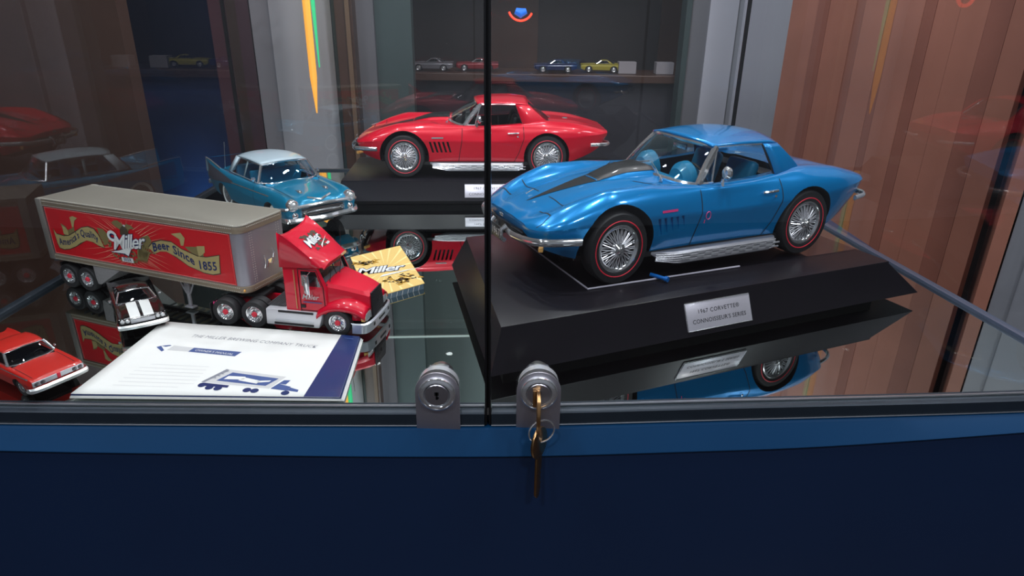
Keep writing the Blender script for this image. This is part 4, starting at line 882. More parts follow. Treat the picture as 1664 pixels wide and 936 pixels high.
# under frame: cross members, mud flap board, landing gear, axles
for i in range(22):
    mb = MB(); mb.box((22 + i * 9.6, TW_ / 2, TZ0 - 1.6), (1.6, TW_ - 6, 2.4)); mb.build('cross_member', mat('frame grey', (.16, .17, .18), .4, .5), t, smooth=False)
for yy in (18, 42):
    mb = MB(); mb.box((120, yy, TZ0 - 4), (215, 3, 4)); mb.build('frame_rail', DARK, t, smooth=False)
mb = MB(); mb.hexa([(53, 2, 9), (58, 2, 9), (58, 57, 9), (53, 57, 9), (56, -.5, TZ0 - .4), (92, -.5, TZ0 - .4), (92, 57, TZ0 - .4), (56, 57, TZ0 - .4)]); mb.build('tool_locker', mat('chequered steel', (.50, .47, .48), .6, .45, 0, .25, 900, bump=.4), t, bevel=.4)
for yy in (5, 50):
    mb = MB(); x0 = 168
    mb.box((x0, yy, TZ0 - 5), (6, 2.2, 11)); mb.box((x0, yy, 13), (3.6, 1.8, 18)); mb.tube([(x0 - 9, yy, TZ0 - .6), (x0 - 2, yy, 16)], .9, 6); mb.tube([(x0 + 9, yy, TZ0 - .6), (x0 + 2, yy, 16)], .9, 6); mb.tube([(x0, yy, 16), (x0, yy, 4)], 1.3, 8); mb.box((x0, yy, 3), (10, 6, 1.2))
    mb.build('landing_leg', mat('landing gear silver', (.45, .44, .47), .5, .4), t, bevel=.2)
for xx in (17, 42):
    mb = MB(); mb.tube([(xx, 4, 12.5), (xx, TW_ - 4, 12.5)], 1.8, 8); mb.build('axle', DARK, t)
    for yy, sd in ((4, -1), (TW_ - 4, 1)):
        make_wheel(t, xx * 1.0, yy, 12.5, 12.5, 7.4, 7.6, .001, 'truck', side=sd)
        make_wheel(t, xx * 1.0, yy - sd * 8.5, 12.5, 12.5, 7, 7.6, .001, 'truck', side=sd)
mb = MB(); mb.box((30, TW_ / 2, 21), (52, 30, 7)); mb.box((4, TW_ / 2, 22), (3, 52, 4)); mb.build('bogie_frame', DARK, t, bevel=.5)
# ---- printed red side panels
PX0, PX1, PZ0, PZ1 = 7.5, 233, TZ0 + 6.2, TZ1 - 7.6
def side_panel(near):
    yb = -.25 if near else TW_ + .25; sg = -1 if near else 1
    def P(u, v, k=0):
        if not near: u = 1 - u
        return (PX0 + u * (PX1 - PX0), yb + sg * (.12 + k * .10), PZ0 + v * (PZ1 - PZ0))
    mb = MB(); mb.box(((PX0 + PX1) / 2, yb + sg * .0, (PZ0 + PZ1) / 2), (PX1 - PX0, .24, PZ1 - PZ0)); pn = mb.build('side_panel', TRRED, t, smooth=False)
    pn['label'] = 'red panel with khaki ribbon, emblem and white script'
    def art(nm, m, polys, k):
        mb = MB(); 
        for q in polys: mb.poly([P(u, v, k) for u, v in q])
        return mb.build(nm, m, pn, smooth=False, recalc=False)
    mb = MB(); mb.tube([P(.004, .012, 1), P(.996, .012, 1), P(.996, .988, 1), P(.004, .988, 1)], .22, 4, closed=True); mb.build('panel_border', mat('pink line', (.85, .25, .22), 0, .5), pn)
    rays = []
    for i in range(44):
        a = 2 * math.pi * i / 44 + .05 * math.sin(i * 7); l0, l1 = .10, .20 + .10 * ((i * 37) % 10) / 10; cu_, cv_ = .455, .45; asp = (PX1 - PX0) / (PZ1 - PZ0)
        f = lambda l, d: (cu_ + l * math.cos(a + d), min(.985, max(.015, cv_ + l * math.sin(a + d) * asp * .8)))
        rays.append([f(l0, -.012), f(l1, 0), f(l0, .012)])
    art('sun_rays', RAYP, rays, 1)
    L1 = [(0.028, 0.538), (0.042, 0.438), (0.084, 0.418), (0.114, 0.443), (0.158, 0.544), (0.203, 0.666), (0.243, 0.708), (0.276, 0.678), (0.294, 0.575), (0.309, 0.396), (0.314, 0.316), (0.282, 0.342), (0.256, 0.396), (0.218, 0.408), (0.176, 0.33), (0.142, 0.236), (0.099, 0.156), (0.064, 0.125), (0.039, 0.147), (0.032, 0.24)]
    L2 = [(0.08, 0.691), (0.106, 0.645), (0.116, 0.565), (0.159, 0.654), (0.156, 0.542), (0.114, 0.443), (0.086, 0.452), (0.086, 0.585)]
    L3 = [(0.146, 0.852), (0.167, 0.889), (0.192, 0.86), (0.171, 0.794), (0.157, 0.652), (0.147, 0.644), (0.148, 0.766)]
    L4 = [(0.297, 0.727), (0.33, 0.709), (0.352, 0.614), (0.345, .42), (0.318, 0.36), (0.299, 0.579)]
    R1 = [(0.57, 0.48), (0.60, .60), (0.647, 0.667), (0.701, 0.668), (0.748, 0.555), (0.823, 0.465), (0.868, 0.47), (0.90, .51), (0.936, 0.554), (0.930, 0.38), (0.926, 0.199), (0.888, 0.15), (0.843, 0.156), (0.767, 0.242), (0.712, 0.383), (0.663, 0.456), (0.63, .44), (0.596, 0.368)]
    R2 = [(0.705, 0.837), (0.757, 0.89), (0.774, 0.792), (0.761, 0.638), (0.747, 0.628), (0.745, 0.754)]
    R3 = [(0.765, 0.622), (0.861, 0.671), (0.856, 0.488), (0.823, 0.465), (0.783, 0.544)]
    R4 = [(0.828, 0.669), (0.869, 0.697), (0.866, 0.568), (0.83, 0.45)]; R5 = [(0.535, 0.662), (0.579, 0.731), (0.592, 0.627), (0.567, 0.421), (0.539, 0.475)]
    grow = lambda q, e=.006: [(sum(p[0] for p in q) / len(q) + (u - sum(p[0] for p in q) / len(q)) * 1.0 + (e if u > sum(p[0] for p in q) / len(q) else -e) * .5, v + (e * 3 if v > sum(p[1] for p in q) / len(q) else -e * 3)) for u, v in q]
    art('ribbon_folds', KHAKID, [L2, L4, R3, R5], 2); art('ribbon_tails', KHAKI, [L3, R2, R4, [(.086, .66), (.106, .61), (.116, .565), (.114, .45), (.086, .47)]], 3)
    art('ribbon', BROWNP, [grow(L1), grow(R1)], 3); art('ribbon', KHAKI, [L1, R1], 4)
    # emblem behind the script: eagle, hops and barley
    eg = [[(.387, .877), (.405, .93), (.424, .945), (.444, .90), (.455, .82), (.44, .74), (.41, .80)], [(.455, .82), (.47, .90), (.495, .88), (.51, .83), (.485, .80), (.468, .72)], [(.43, .78), (.45, .86), (.47, .80), (.475, .70), (.45, .62), (.425, .66)]]
    art('eagle_emblem', KHAKID, eg[:2], 4); art('eagle_body', BROWNP, eg[2:], 5); art('eagle_head', PRINTL, [[(.450, .86), (.458, .885), (.466, .86), (.46, .83)]], 6)
    random.seed(3); hops, leaf = [], []
    for i in range(46):
        u = .345 + .20 * random.random(); v = .10 + .24 * random.random() + (.28 * random.random() if u > .49 or u < .37 else 0); a = random.random() * 6; q = [(u + .010 * math.cos(a + k * 1.05) * (1 if k % 2 else .5), v + .036 * math.sin(a + k * 1.05) * (1 if k % 2 else .5)) for k in range(6)]
        (hops if i % 2 else leaf).append(q)
    for i in range(8):
        u0 = .49 + i * .007; leaf.append([(u0, .12), (u0 + .03, .35), (u0 + .034 + .004 * i, .60 - .03 * i), (u0 + .012, .36)])
    art('hop_leaves', BROWNP, hops, 4); art('barley_ears', KHAKID, leaf, 5)
    # the script word with its dark outline, flourish and swoosh
    def script(mb, k, off, size=.0):
        def fn(x, y): 
            X = .366 + x * .0215 + 0; Y = .32 + y * .098 + (X - .372) * .75; return P(X, Y, k)
        text_on(mb, 'Miller', 4.3, fn, shear=.32, off=off, align='LEFT', spacing=.86)
        n = 16; fl = [(.378 + .028 * math.cos(a), .60 + .115 * math.sin(a)) for a in [math.pi * (.1 + 1.55 * i / n) for i in range(n + 1)]]; fi = [(.378 + (.018 - off * .05) * math.cos(a), .60 + (.068 - off * .25) * math.sin(a)) for a in [math.pi * (.1 + 1.55 * i / n) for i in range(n + 1)]]
        for i in range(n): mb.poly([P(*fl[i], k), P(*fl[i + 1], k), P(*fi[i + 1], k), P(*fi[i], k)])
        e = off * .06; mb.poly([P(.352 - e, .262 - e, k), P(.40, .31 + e, k), P(.545 + e, .53 + e * 3, k), P(.47, .38, k), P(.448, .235 - e * 3, k), P(.43, .275 - e * 3, k)])
    mb = MB(); script(mb, 7, .16); mb.build('script_outline', PRINTB, pn, smooth=False, recalc=False)
    mb = MB(); script(mb, 8, .05); mb.build('script_lettering', WHITEP, pn, smooth=False, recalc=False)
    art('badge', WHITEP, [[(0.405, 0.180), (0.469, 0.190), (0.469, 0.092), (0.405, 0.090)]], 7)
    mb = MB(); text_on(mb, 'BEER', 4.6, lambda x, y: P(.437 + x * PX_, .110 + y * PX_ * 5, 8), off=.05); mb.build('badge_lettering', PRINTB, pn, smooth=False, recalc=False)
    def along_text(nm, txt, line, size, off=.0):
        f = tab(*line); x0, x1 = line[0][0], line[-1][0]; vs, fs = text_geo(txt, 1, off=off, align='LEFT', spacing=1.05); w_ = max(v[0] for v in vs)
        k = (x1 - x0) / w_; mb = MB(); out = []
        for x, y in vs:
            X = x0 + x * k; out.append(P(X, f(X) + y * size, 6))
        mb.add(out, fs); mb.build(nm, PRINTB, pn, smooth=False, recalc=False)
    along_text('slogan_lettering', "America's Quality", [(0.046, 0.215), (0.104, 0.246), (0.171, 0.424), (0.213, 0.49), (0.261, 0.486), (0.290, 0.415)], .21, .012)
    along_text('slogan_lettering', 'Beer Since 1855', [(0.592, 0.41), (0.656, 0.499), (0.707, 0.444), (0.773, 0.335), (0.84, 0.217), (0.915, 0.245)], .24, .02)
PX_ = .0045
side_panel(True); side_panel(False)

# ================================================================ truck tractor
t = root('truck_tractor', 'red and silver truck tractor model with tall roof fairing', 'model truck', -146, 544, 0, R(-10))
mb = MB(); mb.box((-58, 9, 15), (120, 3, 6)); mb.box((-58, -9, 15), (120, 3, 6)); mb.box((-50, 0, 16), (4, 18, 5)); mb.box((-100, 0, 16), (4, 18, 5)); mb.box((-91, 0, 16), (4, 18, 5)); mb.box((8, 0, 15), (26, 20, 6)); mb.build('chassis', TRUCKRED, t, bevel=.3)
mb = MB(); mb.prism([(-104, -10), (-78, -10), (-78, 10), (-104, 10), (-112, 5), (-104, 2), (-104, -2), (-112, -5)], lambda x, y: (x, y, 21), lambda x, y: (x, y, 24)); mb.build('fifth_wheel', DARK, t, bevel=.4)
# cab
def hexl(mb, x0, x1, y, z0, z1, top=0): mb.hexa([(x0, -y, z0), (x1, -y, z0), (x1, y, z0), (x0, y, z0), (x0, -y + top, z1), (x1, -y + top, z1), (x1, y - top, z1), (x0, y - top, z1)])
mb = MB(); cabp = [(-48, 18), (-9, 18), (-9, 43), (-16, 61), (-48, 61)]
mb.prism(cabp, lambda x, z: (x, -26.5 + (z - 18) * .03, z), lambda x, z: (x, 26.5 - (z - 18) * .03, z)); cb = mb.build('cab', [TRUCKRED, DARK], t, bevel=1.4, seg=3)
cu = MB(); cu.prism([(-46, 44), (-12.5, 44), (-17, 58.5), (-46, 58.5)], lambda x, z: (x, -23.5, z), lambda x, z: (x, 23.5, z)); cu.prism([(-31, 43.5), (-13.5, 43.5), (-17.5, 57), (-31, 57)], lambda x, z: (x, -40, z), lambda x, z: (x, 40, z)); cu.prism([(-2, 45.2), (-2, 58.6), (-30, 58.6), (-30, 45.2)], lambda x, z: (x, -23, z), lambda x, z: (x, 23, z))
cut(cb, cu)
mb = MB(); 
for sd in (1, -1): patch(mb, (-9.6, 0, 44.5), (-10.6, 23.6 * sd, 44.5), (-17.2, 23 * sd, 59.4), (-15.8, 0, 59.4), .4, (1, 0, 0), 4, 3)
mb.build('windshield', CARGLASS, t)
mb = MB(); mb.tube([(-9.4, 0, 44), (-15.6, 0, 60)], .5, 4); mb.tube([(-9.8, -23.6, 44.4), (-9.2, 0, 44.2), (-9.8, 23.6, 44.4)], .5, 4); mb.tube([(-8.8, -18, 45), (-12.4, -6, 53)], .35, 4); mb.tube([(-8.6, 2, 45), (-12.2, 14, 53)], .35, 4); mb.build('windshield_rubber', DARK, t)
for sd in (1, -1):
    yy = 26.2 * sd
    mb = MB(); mb.poly([(-31, yy, 43.5), (-13.5, yy, 43.5), (-17.5, yy * .99, 57), (-31, yy * .99, 57)]); mb.build('side_window', CARGLASS, t)
    mb = MB(); mb.tube([(-33.5, 26.7 * sd, 20), (-33.5, 26.0 * sd, 59)], .35, 4); mb.tube([(-11, 26.7 * sd, 22), (-11.5, 26.4 * sd, 43), (-16.5, 26.0 * sd, 59), (-33, 26.0 * sd, 59)], .35, 4); mb.tube([(-33.5, 26.7 * sd, 21), (-11, 26.7 * sd, 21)], .3, 4); dr = mb.build('door_seam', DARK, t)
    mb = MB(); mb.tube([(-37, 27 * sd, 22), (-37, 26.6 * sd, 58)], .45, 6); mb.build('grab_handle', mat('dull gold handle', (.6, .35, .15), .5, .4), t)
    mb = MB(); mb.box((-31, 27.0 * sd, 25), (4, .8, 3)); mb.build('door_latch', DARK, t, bevel=.2)
    mb = MB(); mb.box((-24, 31.0 * sd, 47), (6, 2.6, 17), rz=.5 * sd); mr = mb.build('door_mirror', CHROME, t, bevel=.5)
    mb = MB(); mb.tube([(-22, 26 * sd, 57), (-21, 33 * sd, 57), (-21, 33 * sd, 36.5), (-22, 26 * sd, 38)], .45, 5); mb.build('mirror_bracket', CHROME, mr)
mb = MB(); fn = lambda x, y: (-31.5 + x, -27.35 + .0, 34 + y)
text_on(mb, 'Miller', 6.6, lambda x, y: (-31.6 + x, -27.2 - .25, 32 + y), shear=.35, off=.05, align='LEFT'); mb.build('door_script', PRINTL, t, smooth=False, recalc=False)
mb = MB(); mb.box((-22, -27.3, 29.2), (17, .2, .9)); mb.build('door_print_line', PRINTM, t, smooth=False)
# roof fairing with raised sides
mb = MB(); rows = []
for i in range(15):
    u = i / 14; x = -48.5 + u * 37.5; zt = 88 - 24.5 * u ** 1.25; hw = 27.4 - 3.4 * u; dip = 3.4 * (1 - u); rw = []
    rw.append((x, -hw - .3, 60.3))
    for k in range(17):
        v = -1 + k / 8; e = abs(v) ** 6; rw.append((x + (1 - v * v) * 3.2 * u, hw * v * (1 - .03), zt - dip * (1 - abs(v) ** 3) - 5 * u * e + (2.0 * (1 - u) if abs(v) > .99 else 0)))
    rw.append((x, hw + .3, 60.3)); rows.append(rw)
mb.grid(rows); mb.poly(rows[-1]); fr = mb.build('roof_fairing', TRUCKRED, t, sharp=50, solid=.8)
fr['label'] = 'tall scooped red roof fairing with white script'
bvf = bvh_of([fr]); S3 = .001
def ond(u, v, off):   # u across from near side to far, v from brow up the slope
    x = -16 - v * 26; y = -24 + u * 48; h = bvf.ray_cast(Vector((x, y, 140)) * S3, Vector((0, 0, -1)))
    off += .9; return tuple(h[0] / S3 + h[1] * (off if h[1].z > 0 else -off)) if h[0] else (x, y, 80)
mb = MB(); random.seed(5)
for i in range(26):
    cx_, cy_, a = .30 + .44 * random.random(), .18 + .62 * random.random(), random.random() * 6
    mb.poly([ond(cx_ + .075 * math.cos(a + k * .9) * (1 if k % 2 else .55), cy_ + .075 * math.sin(a + k * .9) * (1 if k % 2 else .55), .25) for k in range(7)])
mb.build('emblem_leaves', BROWNP, fr, smooth=False, recalc=False)
def scr(mb, off, o): text_on(mb, 'Miller', .34, lambda x, y: ond(.16 + x * .80, .34 + y * 1.25 + x * .10, o), shear=.3, off=off, align='LEFT', spacing=.88); mb.poly([ond(a, b_, o) for a, b_ in ((.40, .14), (.45, .23), (.86, .42), (.56, .25))])
mb = MB(); scr(mb, .012, .5); mb.build('script_outline', PRINTB, fr, smooth=False, recalc=False)
mb = MB(); scr(mb, .004, .7); mb.build('script_lettering', WHITEP, fr, smooth=False, recalc=False)
mb = MB(); mb.poly([ond(a, b_, .7) for a, b_ in ((.60, .13), (.72, .15), (.72, .22), (.60, .20))]); mb.build('script_badge', PRINTL, fr, smooth=False, recalc=False)
for y in (-17, -8, -3, 2, 15):
    mb = MB(); mb.box((-11.8 + 3 * (1 - (y / 25) ** 2) - 1.6, y, 64.4), (1.6, 2.6, 1.2)); mb.build('marker_lamp', AMBER, t, bevel=.3)
# hood
mb = MB(); rows = []
for i in range(13):
    u = i / 12; x = -11.5 + u * 36.5; hw = 23.2 - 8.6 * u; zt = 46.5 - 7.5 * u - 2.5 * u * u; dr_ = 1.5 * (max(0, u - .85) / .15) ** 2; z0 = 14
    rows.append([(x, -hw - 1.0, z0), (x, -hw - .6, zt - 9), (x, -hw, zt - 3.2), (x, -hw + 2.6, zt - .6 - dr_), (x, -hw * .5, zt - dr_), (x, 0, zt + .5 - dr_), (x, hw * .5, zt - dr_), (x, hw - 2.6, zt - .6 - dr_), (x, hw, zt - 3.2), (x, hw + .6, zt - 9), (x, hw + 1.0, z0)])
mb.grid(rows); mb.poly(rows[-1]); mb.build('hood', TRUCKRED, t, sharp=30)
mb = MB(); hw = 13.2; mb.hexa([(24.8, -hw, 14), (27.2, -hw, 14), (27.2, hw, 14), (24.8, hw, 14), (24.6, -hw * .9, 36), (26.2, -hw * .9, 36), (26.2, hw * .9, 36), (24.6, hw * .9, 36)]); gr = mb.build('grille', mat('dark grille', (.02, .018, .022), .4, .4), t, bevel=.6)
mb = MB()
for k in range(9): mb.box((27.1 - k * .12, 0, 16 + k * 2.3), (.4, 22, .35))
mb.box((26.9, 0, 25), (.5, 2.4, 2.4)); mb.build('grille_bars', DARK, gr, smooth=False)['kind'] = 'stuff'
for sd in (1, -1):
    mb = MB(); rows = []
    for i in range(19):
        u = i / 18; x = -19 + u * 44; z = 12 + 17.5 * math.sin(math.pi * min(1, max(0, .06 + u * .80))) ** .55 - (2.2 * u); yo = 28.6 - 3.5 * max(0, u - .6)
        rows.append([(x, 12 * sd, z + 6 * (1 - abs(2 * u - 1))), (x, 19 * sd, z + 3.5), (x, (yo - 2.5) * sd, z + .8), (x, yo * sd, z - 2), (x, yo * sd, z - 4.5)])
    mb.grid(rows); mb.build('fender', TRUCKRED, t, sharp=50, solid=.9)
    mb = MB(); mb.hexa([(12, 25.2 * sd, 14), (25, 24 * sd, 14), (25, 13 * sd, 14), (12, 13 * sd, 14), (12, 25.2 * sd, 23), (24, 23.6 * sd, 23.5), (24, 13 * sd, 24), (12, 13 * sd, 25)]); mb.build('fender_nose', TRUCKRED, t, bevel=.8)
    mb = MB(); mb.hexa([(24.6, 26.2 * sd, 15), (26, 25 * sd, 15), (26.2, 14 * sd, 15), (24.6, 14 * sd, 15), (24, 25.6 * sd, 20.6), (25, 24.6 * sd, 20.6), (25.4, 14 * sd, 21.4), (24, 14 * sd, 21.4)]); hl = mb.build('headlamp', LENS, t, bevel=.4)
    mb = MB(); mb.box((23.2, 26.6 * sd, 17.6), (3.4, 2.4, 5)); mb.build('turn_lamp', AMBER, hl, bevel=.5)
mb = MB(); P = crom([(14, -30.5, 9), (24, -29.5, 9), (28.5, -22, 9), (29.5, 0, 9), (28.5, 22, 9), (24, 29.5, 9), (14, 30.5, 9)], 5)
mb.grid([[(a - 1.5, b_ * .97, c - 5), (a - .3, b_, c - 4.5), (a + .3, b_, c + 3.8), (a - 1.5, b_ * .97, c + 4.8)] for a, b_, c in P]); bp_ = mb.build('front_bumper', mat('bumper silver', (.66, .68, .73), .75, .28), t)
mb = MB(); mb.box((29.4, 0, 9.5), (.8, 14, 2)); mb.box((29, -17, 9.5), (.8, 3, 3)); mb.box((29, 17, 9.5), (.8, 3, 3)); mb.build('bumper_vents', DARK, bp_, smooth=False)
# side tank skirts with steps
for sd in (1, -1):
    mb = MB(); mb.hexa([(-67, 19 * sd, 5.5), (-17.5, 19 * sd, 5.5), (-17.5, 29.5 * sd, 5.5), (-67, 29.5 * sd, 5.5), (-67, 15 * sd, 20), (-13, 15 * sd, 20), (-13, 28.0 * sd, 20), (-67, 28.0 * sd, 20)]); sk = mb.build('side_skirt', mat('skirt silver white', (.72, .72, .76), .3, .36, .3), t, bevel=.9)
    mb = MB()
    for z, x0, x1, yy in ((18.6, -55, -22, 28.25), (7.6, -59, -22, 29.45)): mb.box(((x0 + x1) / 2, yy * sd, z), (x1 - x0, 1.2, 1.8))
    mb.build('step_tread', DARK, sk, bevel=.3)
    mb = MB(); mb.box((-40, 29.3 * sd, 10.6), (36, .8, 1.8)); mb.build('step_recess', SILVER, sk, bevel=.3)
for k in range(9):
    mb = MB(); mb.box((-52 - k * 1.9, 0, 21), (1.1, 44, 1.0)); mb.build('deck_slat', mat('deck grey', (.10, .10, .11), .5, .5), t, smooth=False)
mb = MB(); mb.lathe([(.001, 0), (3, 0), (3, 34), (.001, 34)], 16, 'z', o=(-50.5, 20, 22)); mb.build('exhaust_stack', CHROME, t)
mb = MB(); mb.tube([(-13, 18, 62), (-12, 18.5, 86)], .25, 4); mb.build('aerial', DARK, t)
mb = MB(); mb.lathe([(.5, 0), (.9, 4), (.5, 5)], 8, 'z', o=(-118, -26, 16)); mb.tube([(-118, -22, 20), (-118, -26, 18)], .6, 5); mb.build('mud_flap_lamp', PINK, t)
mb = MB(); mb.box((-120.5, -23, 12), (.8, 12, 16)); mb.build('mud_flap', DARK, t)
for sd in (1, -1): make_wheel(t, 0, 25.5 * sd, 12.3, 12.3, 7.4, 7.6, .001, 'truck', side=sd)
for ax in (-79, -107):
    for sd in (1, -1):
        make_wheel(t, ax, 24.5 * sd, 12.5, 12.5, 7.4, 7.6, .001, 'truck', side=sd); make_wheel(t, ax, 16 * sd, 12.5, 12.5, 7.2, 7.6, .001, 'truck', side=sd)
# seats and dash behind the glass
for y in (-12, 12):
    mb = MB(); mb.box((-34, y, 42), (12, 14, 5)); mb.box((-39, y, 49), (4, 14, 13)); mb.build('seat', mat('grey blue cloth', (.12, .16, .24), 0, .7), t, bevel=1)
mb = MB(); mb.box((-15, 0, 44), (8, 44, 3)); mb.build('dashboard', mat('dash grey', (.2, .22, .27), 0, .6), t, bevel=.6)

# ================================================================ owner's manual and yellow card
t = root('booklet', "white owner's manual with navy strip lying in front of the truck", 'booklet', -222, 455, 0, 0)
MA, MBp, MC, MD = Vector((-318, 409, 0)), Vector((-124, 410.5, 0)), Vector((-131, 509, 0)), Vector((-312, 532, 0))
def Q(u, v, o=0, lift=1):
    p = (MA * (1 - u) + MBp * u) * (1 - v) + (MD * (1 - u) + MC * u) * v
    z = 2.6 + o + lift * (1.6 * (1 - v) ** 2 * (1 - .5 * u) + 1.2 * math.sin(u * 3.0) * v + .9 * math.exp(-((u - .02) / .1) ** 2) * v)
    return (p.x + 222, p.y - 455, z)
for k in range(4):
    mb = MB(); m = 20; d = .0 if k == 3 else .006 * (3 - k); o = -.55 * (3 - k)
    top = [[Q(i / m * (1 + d), j / 10 - d, o, 1 - .12 * (3 - k)) for j in range(11)] for i in range(m + 1)]
    mb.grid(top); mb.build('cover_page' if k == 3 else 'page', PAPER if k != 2 else PRINTB, t, solid=.25)
def pr(nm, m, polys, o=.32):
    mb = MB()
    for q in polys:
        if len(q) == 4:   # subdivided so it hugs the page
            a, b_, c, d = [Vector(x) for x in q]; rows = []
            for j in range(7):
                rows.append([Q(*(((a.lerp(b_, i / 12)).lerp(d.lerp(c, i / 12), j / 6))), o) for i in range(13)])
            mb.grid(rows)
        else: mb.poly([Q(u, v, o) for u, v in q])
    return mb.build(nm, m, t, smooth=False, recalc=False)
pr('navy_strip', PRINTB, [[(.865, 0.0), (1.0, 0.0), (1.0, 1.0), (.91, 1.0)]])
pr('strip_print', PRINTM, [[(.93, .935), (.975, .93), (.975, .948), (.93, .953)]], .5)
mb = MB()
ML = 118 / 190
text_on(mb, 'The Miller Brewing Company Truck'.upper(), .0290, lambda x, y: Q(.515 + x * 1.08, .765 + y * 2.1 - (x) * .10, .4), shear=.35, spacing=1.05, off=-.0002); mb.build('title_lettering', PRINTG, t, smooth=False, recalc=False)
pr('banner', PRINTM, [[(.27, .575), (.49, .535), (.505, .605), (.28, .635)]]); pr('banner_fade', PRINTL, [[(.17, .585), (.27, .575), (.28, .635), (.18, .655)]]); pr('banner_tip', PRINTM, [[(.11, .62), (.155, .56), (.16, .58), (.125, .64)], [(.125, .64), (.16, .66), (.17, .65), (.15, .63)]])
mb = MB(); text_on(mb, "OWNER'S MANUAL", .026, lambda x, y: Q(.385 + x * .8, .568 + y * 1.5 - x * .17, .5), shear=.3); mb.build('banner_lettering', WHITEP, t, smooth=False, recalc=False)
lines = []
for k in range(7):
    v = .38 - k * .046; lines.append([(.14 - .004 * k + (.03 if k == 0 else 0), v), (.42 - (.05 if k == 6 else 0), v - .012), (.42 - (.05 if k == 6 else 0), v - .003), (.14 - .004 * k + (.03 if k == 0 else 0), v + .009)])
pr('text_lines', mat('very pale grey print', (.70, .70, .69), 0, .6), lines)
# drawing of the truck
ax = .45
pr('drawing_trailer', PRINTL, [[(.44, .17), (.72, .10), (.76, .27), (.50, .35)]])
pr('drawing_trailer_roof', PRINTG, [[(.44, .17), (.455, .165), (.515, .335), (.50, .35)], [(.47, .20), (.48, .2), (.52, .33), (.51, .34)]])
pr('drawing_panel', PRINTM, [[(.495, .19), (.70, .135), (.735, .24), (.535, .305)]], .4)
pr('drawing_ribbon', PAPER, [[(.52, .21), (.60, .21), (.60, .25), (.53, .255)], [(.58, .20), (.66, .16), (.67, .20), (.60, .24)], [(.65, .17), (.705, .19), (.71, .21), (.66, .20)]], .5)
pr('drawing_cab', PRINTM, [[(.725, .10), (.79, .075), (.80, .13), (.745, .17)], [(.745, .17), (.775, .16), (.785, .22), (.76, .22)], [(.79, .08), (.835, .06), (.835, .09), (.80, .12)]], .4)
whl = []
for cx_, cy_ in ((.49, .10), (.525, .09), (.64, .075), (.67, .068), (.79, .045), (.455, .13)):
    whl.append([(cx_ + .016 * math.cos(2 * math.pi * k / 10), cy_ + .030 * math.sin(2 * math.pi * k / 10)) for k in range(10)])
pr('drawing_wheels', PRINTB, whl + [[(.45, .12), (.56, .10), (.56, .13), (.45, .16)]], .45)

t = root('card', 'yellow square card with beer script lying beside the truck bonnet', 'card', -130, 660, 0, 0)
K = [Vector((-183, 700, 0)), Vector((-145, 588, 0)), Vector((-89.7, 625.7, 0)), Vector((-134, 742.5, 0))]
K[1] = K[0] + K[2] - K[3]
def KQ(u, v, z=0):
    p = (K[1] * (1 - u) + K[2] * u) * (1 - v) + (K[0] * (1 - u) + K[3] * u) * v
    return (p.x + 130, p.y - 660, 6.0 + z)
mb = MB(); mb.hexa([KQ(0, 0, -.6), KQ(1, 0, -.6), KQ(1, 1, -.6), KQ(0, 1, -.6), KQ(0, 0), KQ(1, 0), KQ(1, 1), KQ(0, 1)]); mb.build('card_face', YELLOWC, t, smooth=False)
mb = MB(); mb.hexa([KQ(.02, 0, -6), KQ(.98, 0, -6), KQ(.98, .98, -6), KQ(.02, .98, -6), KQ(.02, 0, -.7), KQ(.98, 0, -.7), KQ(.98, .98, -.7), KQ(.02, .98, -.7)]); mb.build('card_reflection_block', mat('blue grey reflection tint', (.10, .15, .20), 0, .35, .3), t, smooth=False)  # lined block coloured to stand for the mirror reflection of the card's underside
for k in range(9):
    mb = MB(); a, b_ = Vector(KQ(.08 + .1 * k, -.004, -5.8)), Vector(KQ(.10 + .1 * k, -.004, -1)); mb.tube([a, b_], .3, 4); mb.build('reflection_line', PRINTL, t)
mb = MB()
for i in range(36):
    a = 2 * math.pi * i / 36
    def edge(a):
        c, s_ = math.cos(a), math.sin(a); k = min((.5 / abs(c) if abs(c) > 1e-6 else 9), (.5 / abs(s_) if abs(s_) > 1e-6 else 9)); return .5 + c * k * .985, .5 + s_ * k * .985
    if i % 2 == 0: mb.poly([KQ(.5 + .12 * math.cos(a), .5 + .12 * math.sin(a), .1), KQ(*edge(a - .035), .1), KQ(*edge(a + .035), .1)])
mb.build('sun_rays', YELLOWL, t, smooth=False, recalc=False)
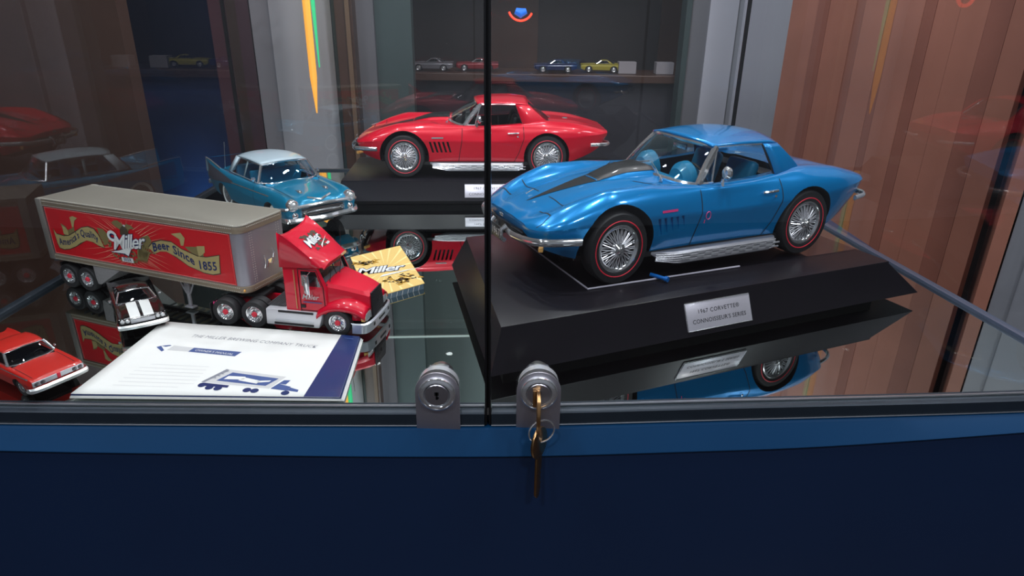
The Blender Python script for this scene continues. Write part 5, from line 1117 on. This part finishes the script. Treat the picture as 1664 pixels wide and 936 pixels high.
# the print runs along the long diagonal seen from the front: rotate into the picture's frame
dirx = Vector((.93, .36)); diry = Vector((-.30, .95))
def KD(x, y, z): return (x * dirx.x + y * diry.x, x * dirx.y + y * diry.y, 6.0 + z)
random.seed(9)
def blobs(cx, cy, rx, ry, n, r, z, nm, m):
    mb = MB()
    for i in range(n):
        a, q = random.random() * 6.28, random.random() ** .5; X, Y, b_ = cx + rx * q * math.cos(a), cy + ry * q * math.sin(a), random.random() * 6
        mb.poly([KD(X + r * math.cos(b_ + k) * (1 if k % 2 else .45), Y + r * math.sin(b_ + k) * (1 if k % 2 else .45), z) for k in range(6)])
    mb.build(nm, m, t, smooth=False, recalc=False)
blobs(8, -28, 19, 15, 26, 4.2, .18, 'hop_leaves', OCHRE); blobs(8, -28, 18, 14, 22, 2.4, .24, 'hop_leaf_veins', BROWNP); blobs(-22, 34, 14, 8, 12, 5, .18, 'eagle_emblem', OCHRE); blobs(-22, 34, 12, 7, 10, 2.6, .24, 'eagle_feathers', BROWNP)
def ks(mb, off, z): text_on(mb, 'Miller', 25, lambda x, y: KD(-38 + x, -2 + y + x * .02, z), shear=.3, off=off, align='LEFT', spacing=.88); mb.poly([KD(-14, -16, z), KD(-10, -10, z), KD(34, 0, z), KD(8, -9, z)])
mb = MB(); ks(mb, 1.5, .3); mb.build('script_outline', PRINTB, t, smooth=False, recalc=False)
mb = MB(); ks(mb, .4, .4); mb.build('script_lettering', WHITEP, t, smooth=False, recalc=False)

# ================================================================ small models on the far shelf
def far_car(label, x, y, yaw, paint, L=4.4, sc=1 / 26):
    return saloon(dict(sc=sc, xf=.85, L=L, ns=30, paint=paint, roof=paint, inter=INTK, wr=.34, wb=2.6, tr=.74, label=label, at=(x, y, 46, yaw), T=dict(small_T(), W=[(0, .80), (.15, .86), (L - .3, .86), (L, .80)], zb=[(0, .42), (.4, .28), (L - .4, .28), (L, .42)]),
        gh=dict(f=1.5, fs=1.65, r=3.5, rs=3.0, wb=.74, wt=.56, zb=.92, zr=1.24, tf=2.1, tr=2.8, crown=.04, cw=.4, cwt=.05, ap=.03)))
far_car('small navy model car on the far shelf above the blue coupe', 110, 2800, R(182), mat('dull navy paint', (.01, .02, .09), .2, .3, .6))
far_car('small yellow model car at the end of the far shelf row', 300, 2830, R(176), mat('dull yellow paint', (.35, .30, .03), 0, .35, .6))
far_car('small silver model car on the far shelf left of the seam', -385, 2800, R(178), mat('dull silver paint', (.20, .20, .22), .4, .35, .6))
far_car('small dark red model car on the far shelf nearest the seam', -205, 2820, R(182), mat('dull red paint', (.22, .015, .02), .1, .35, .6))
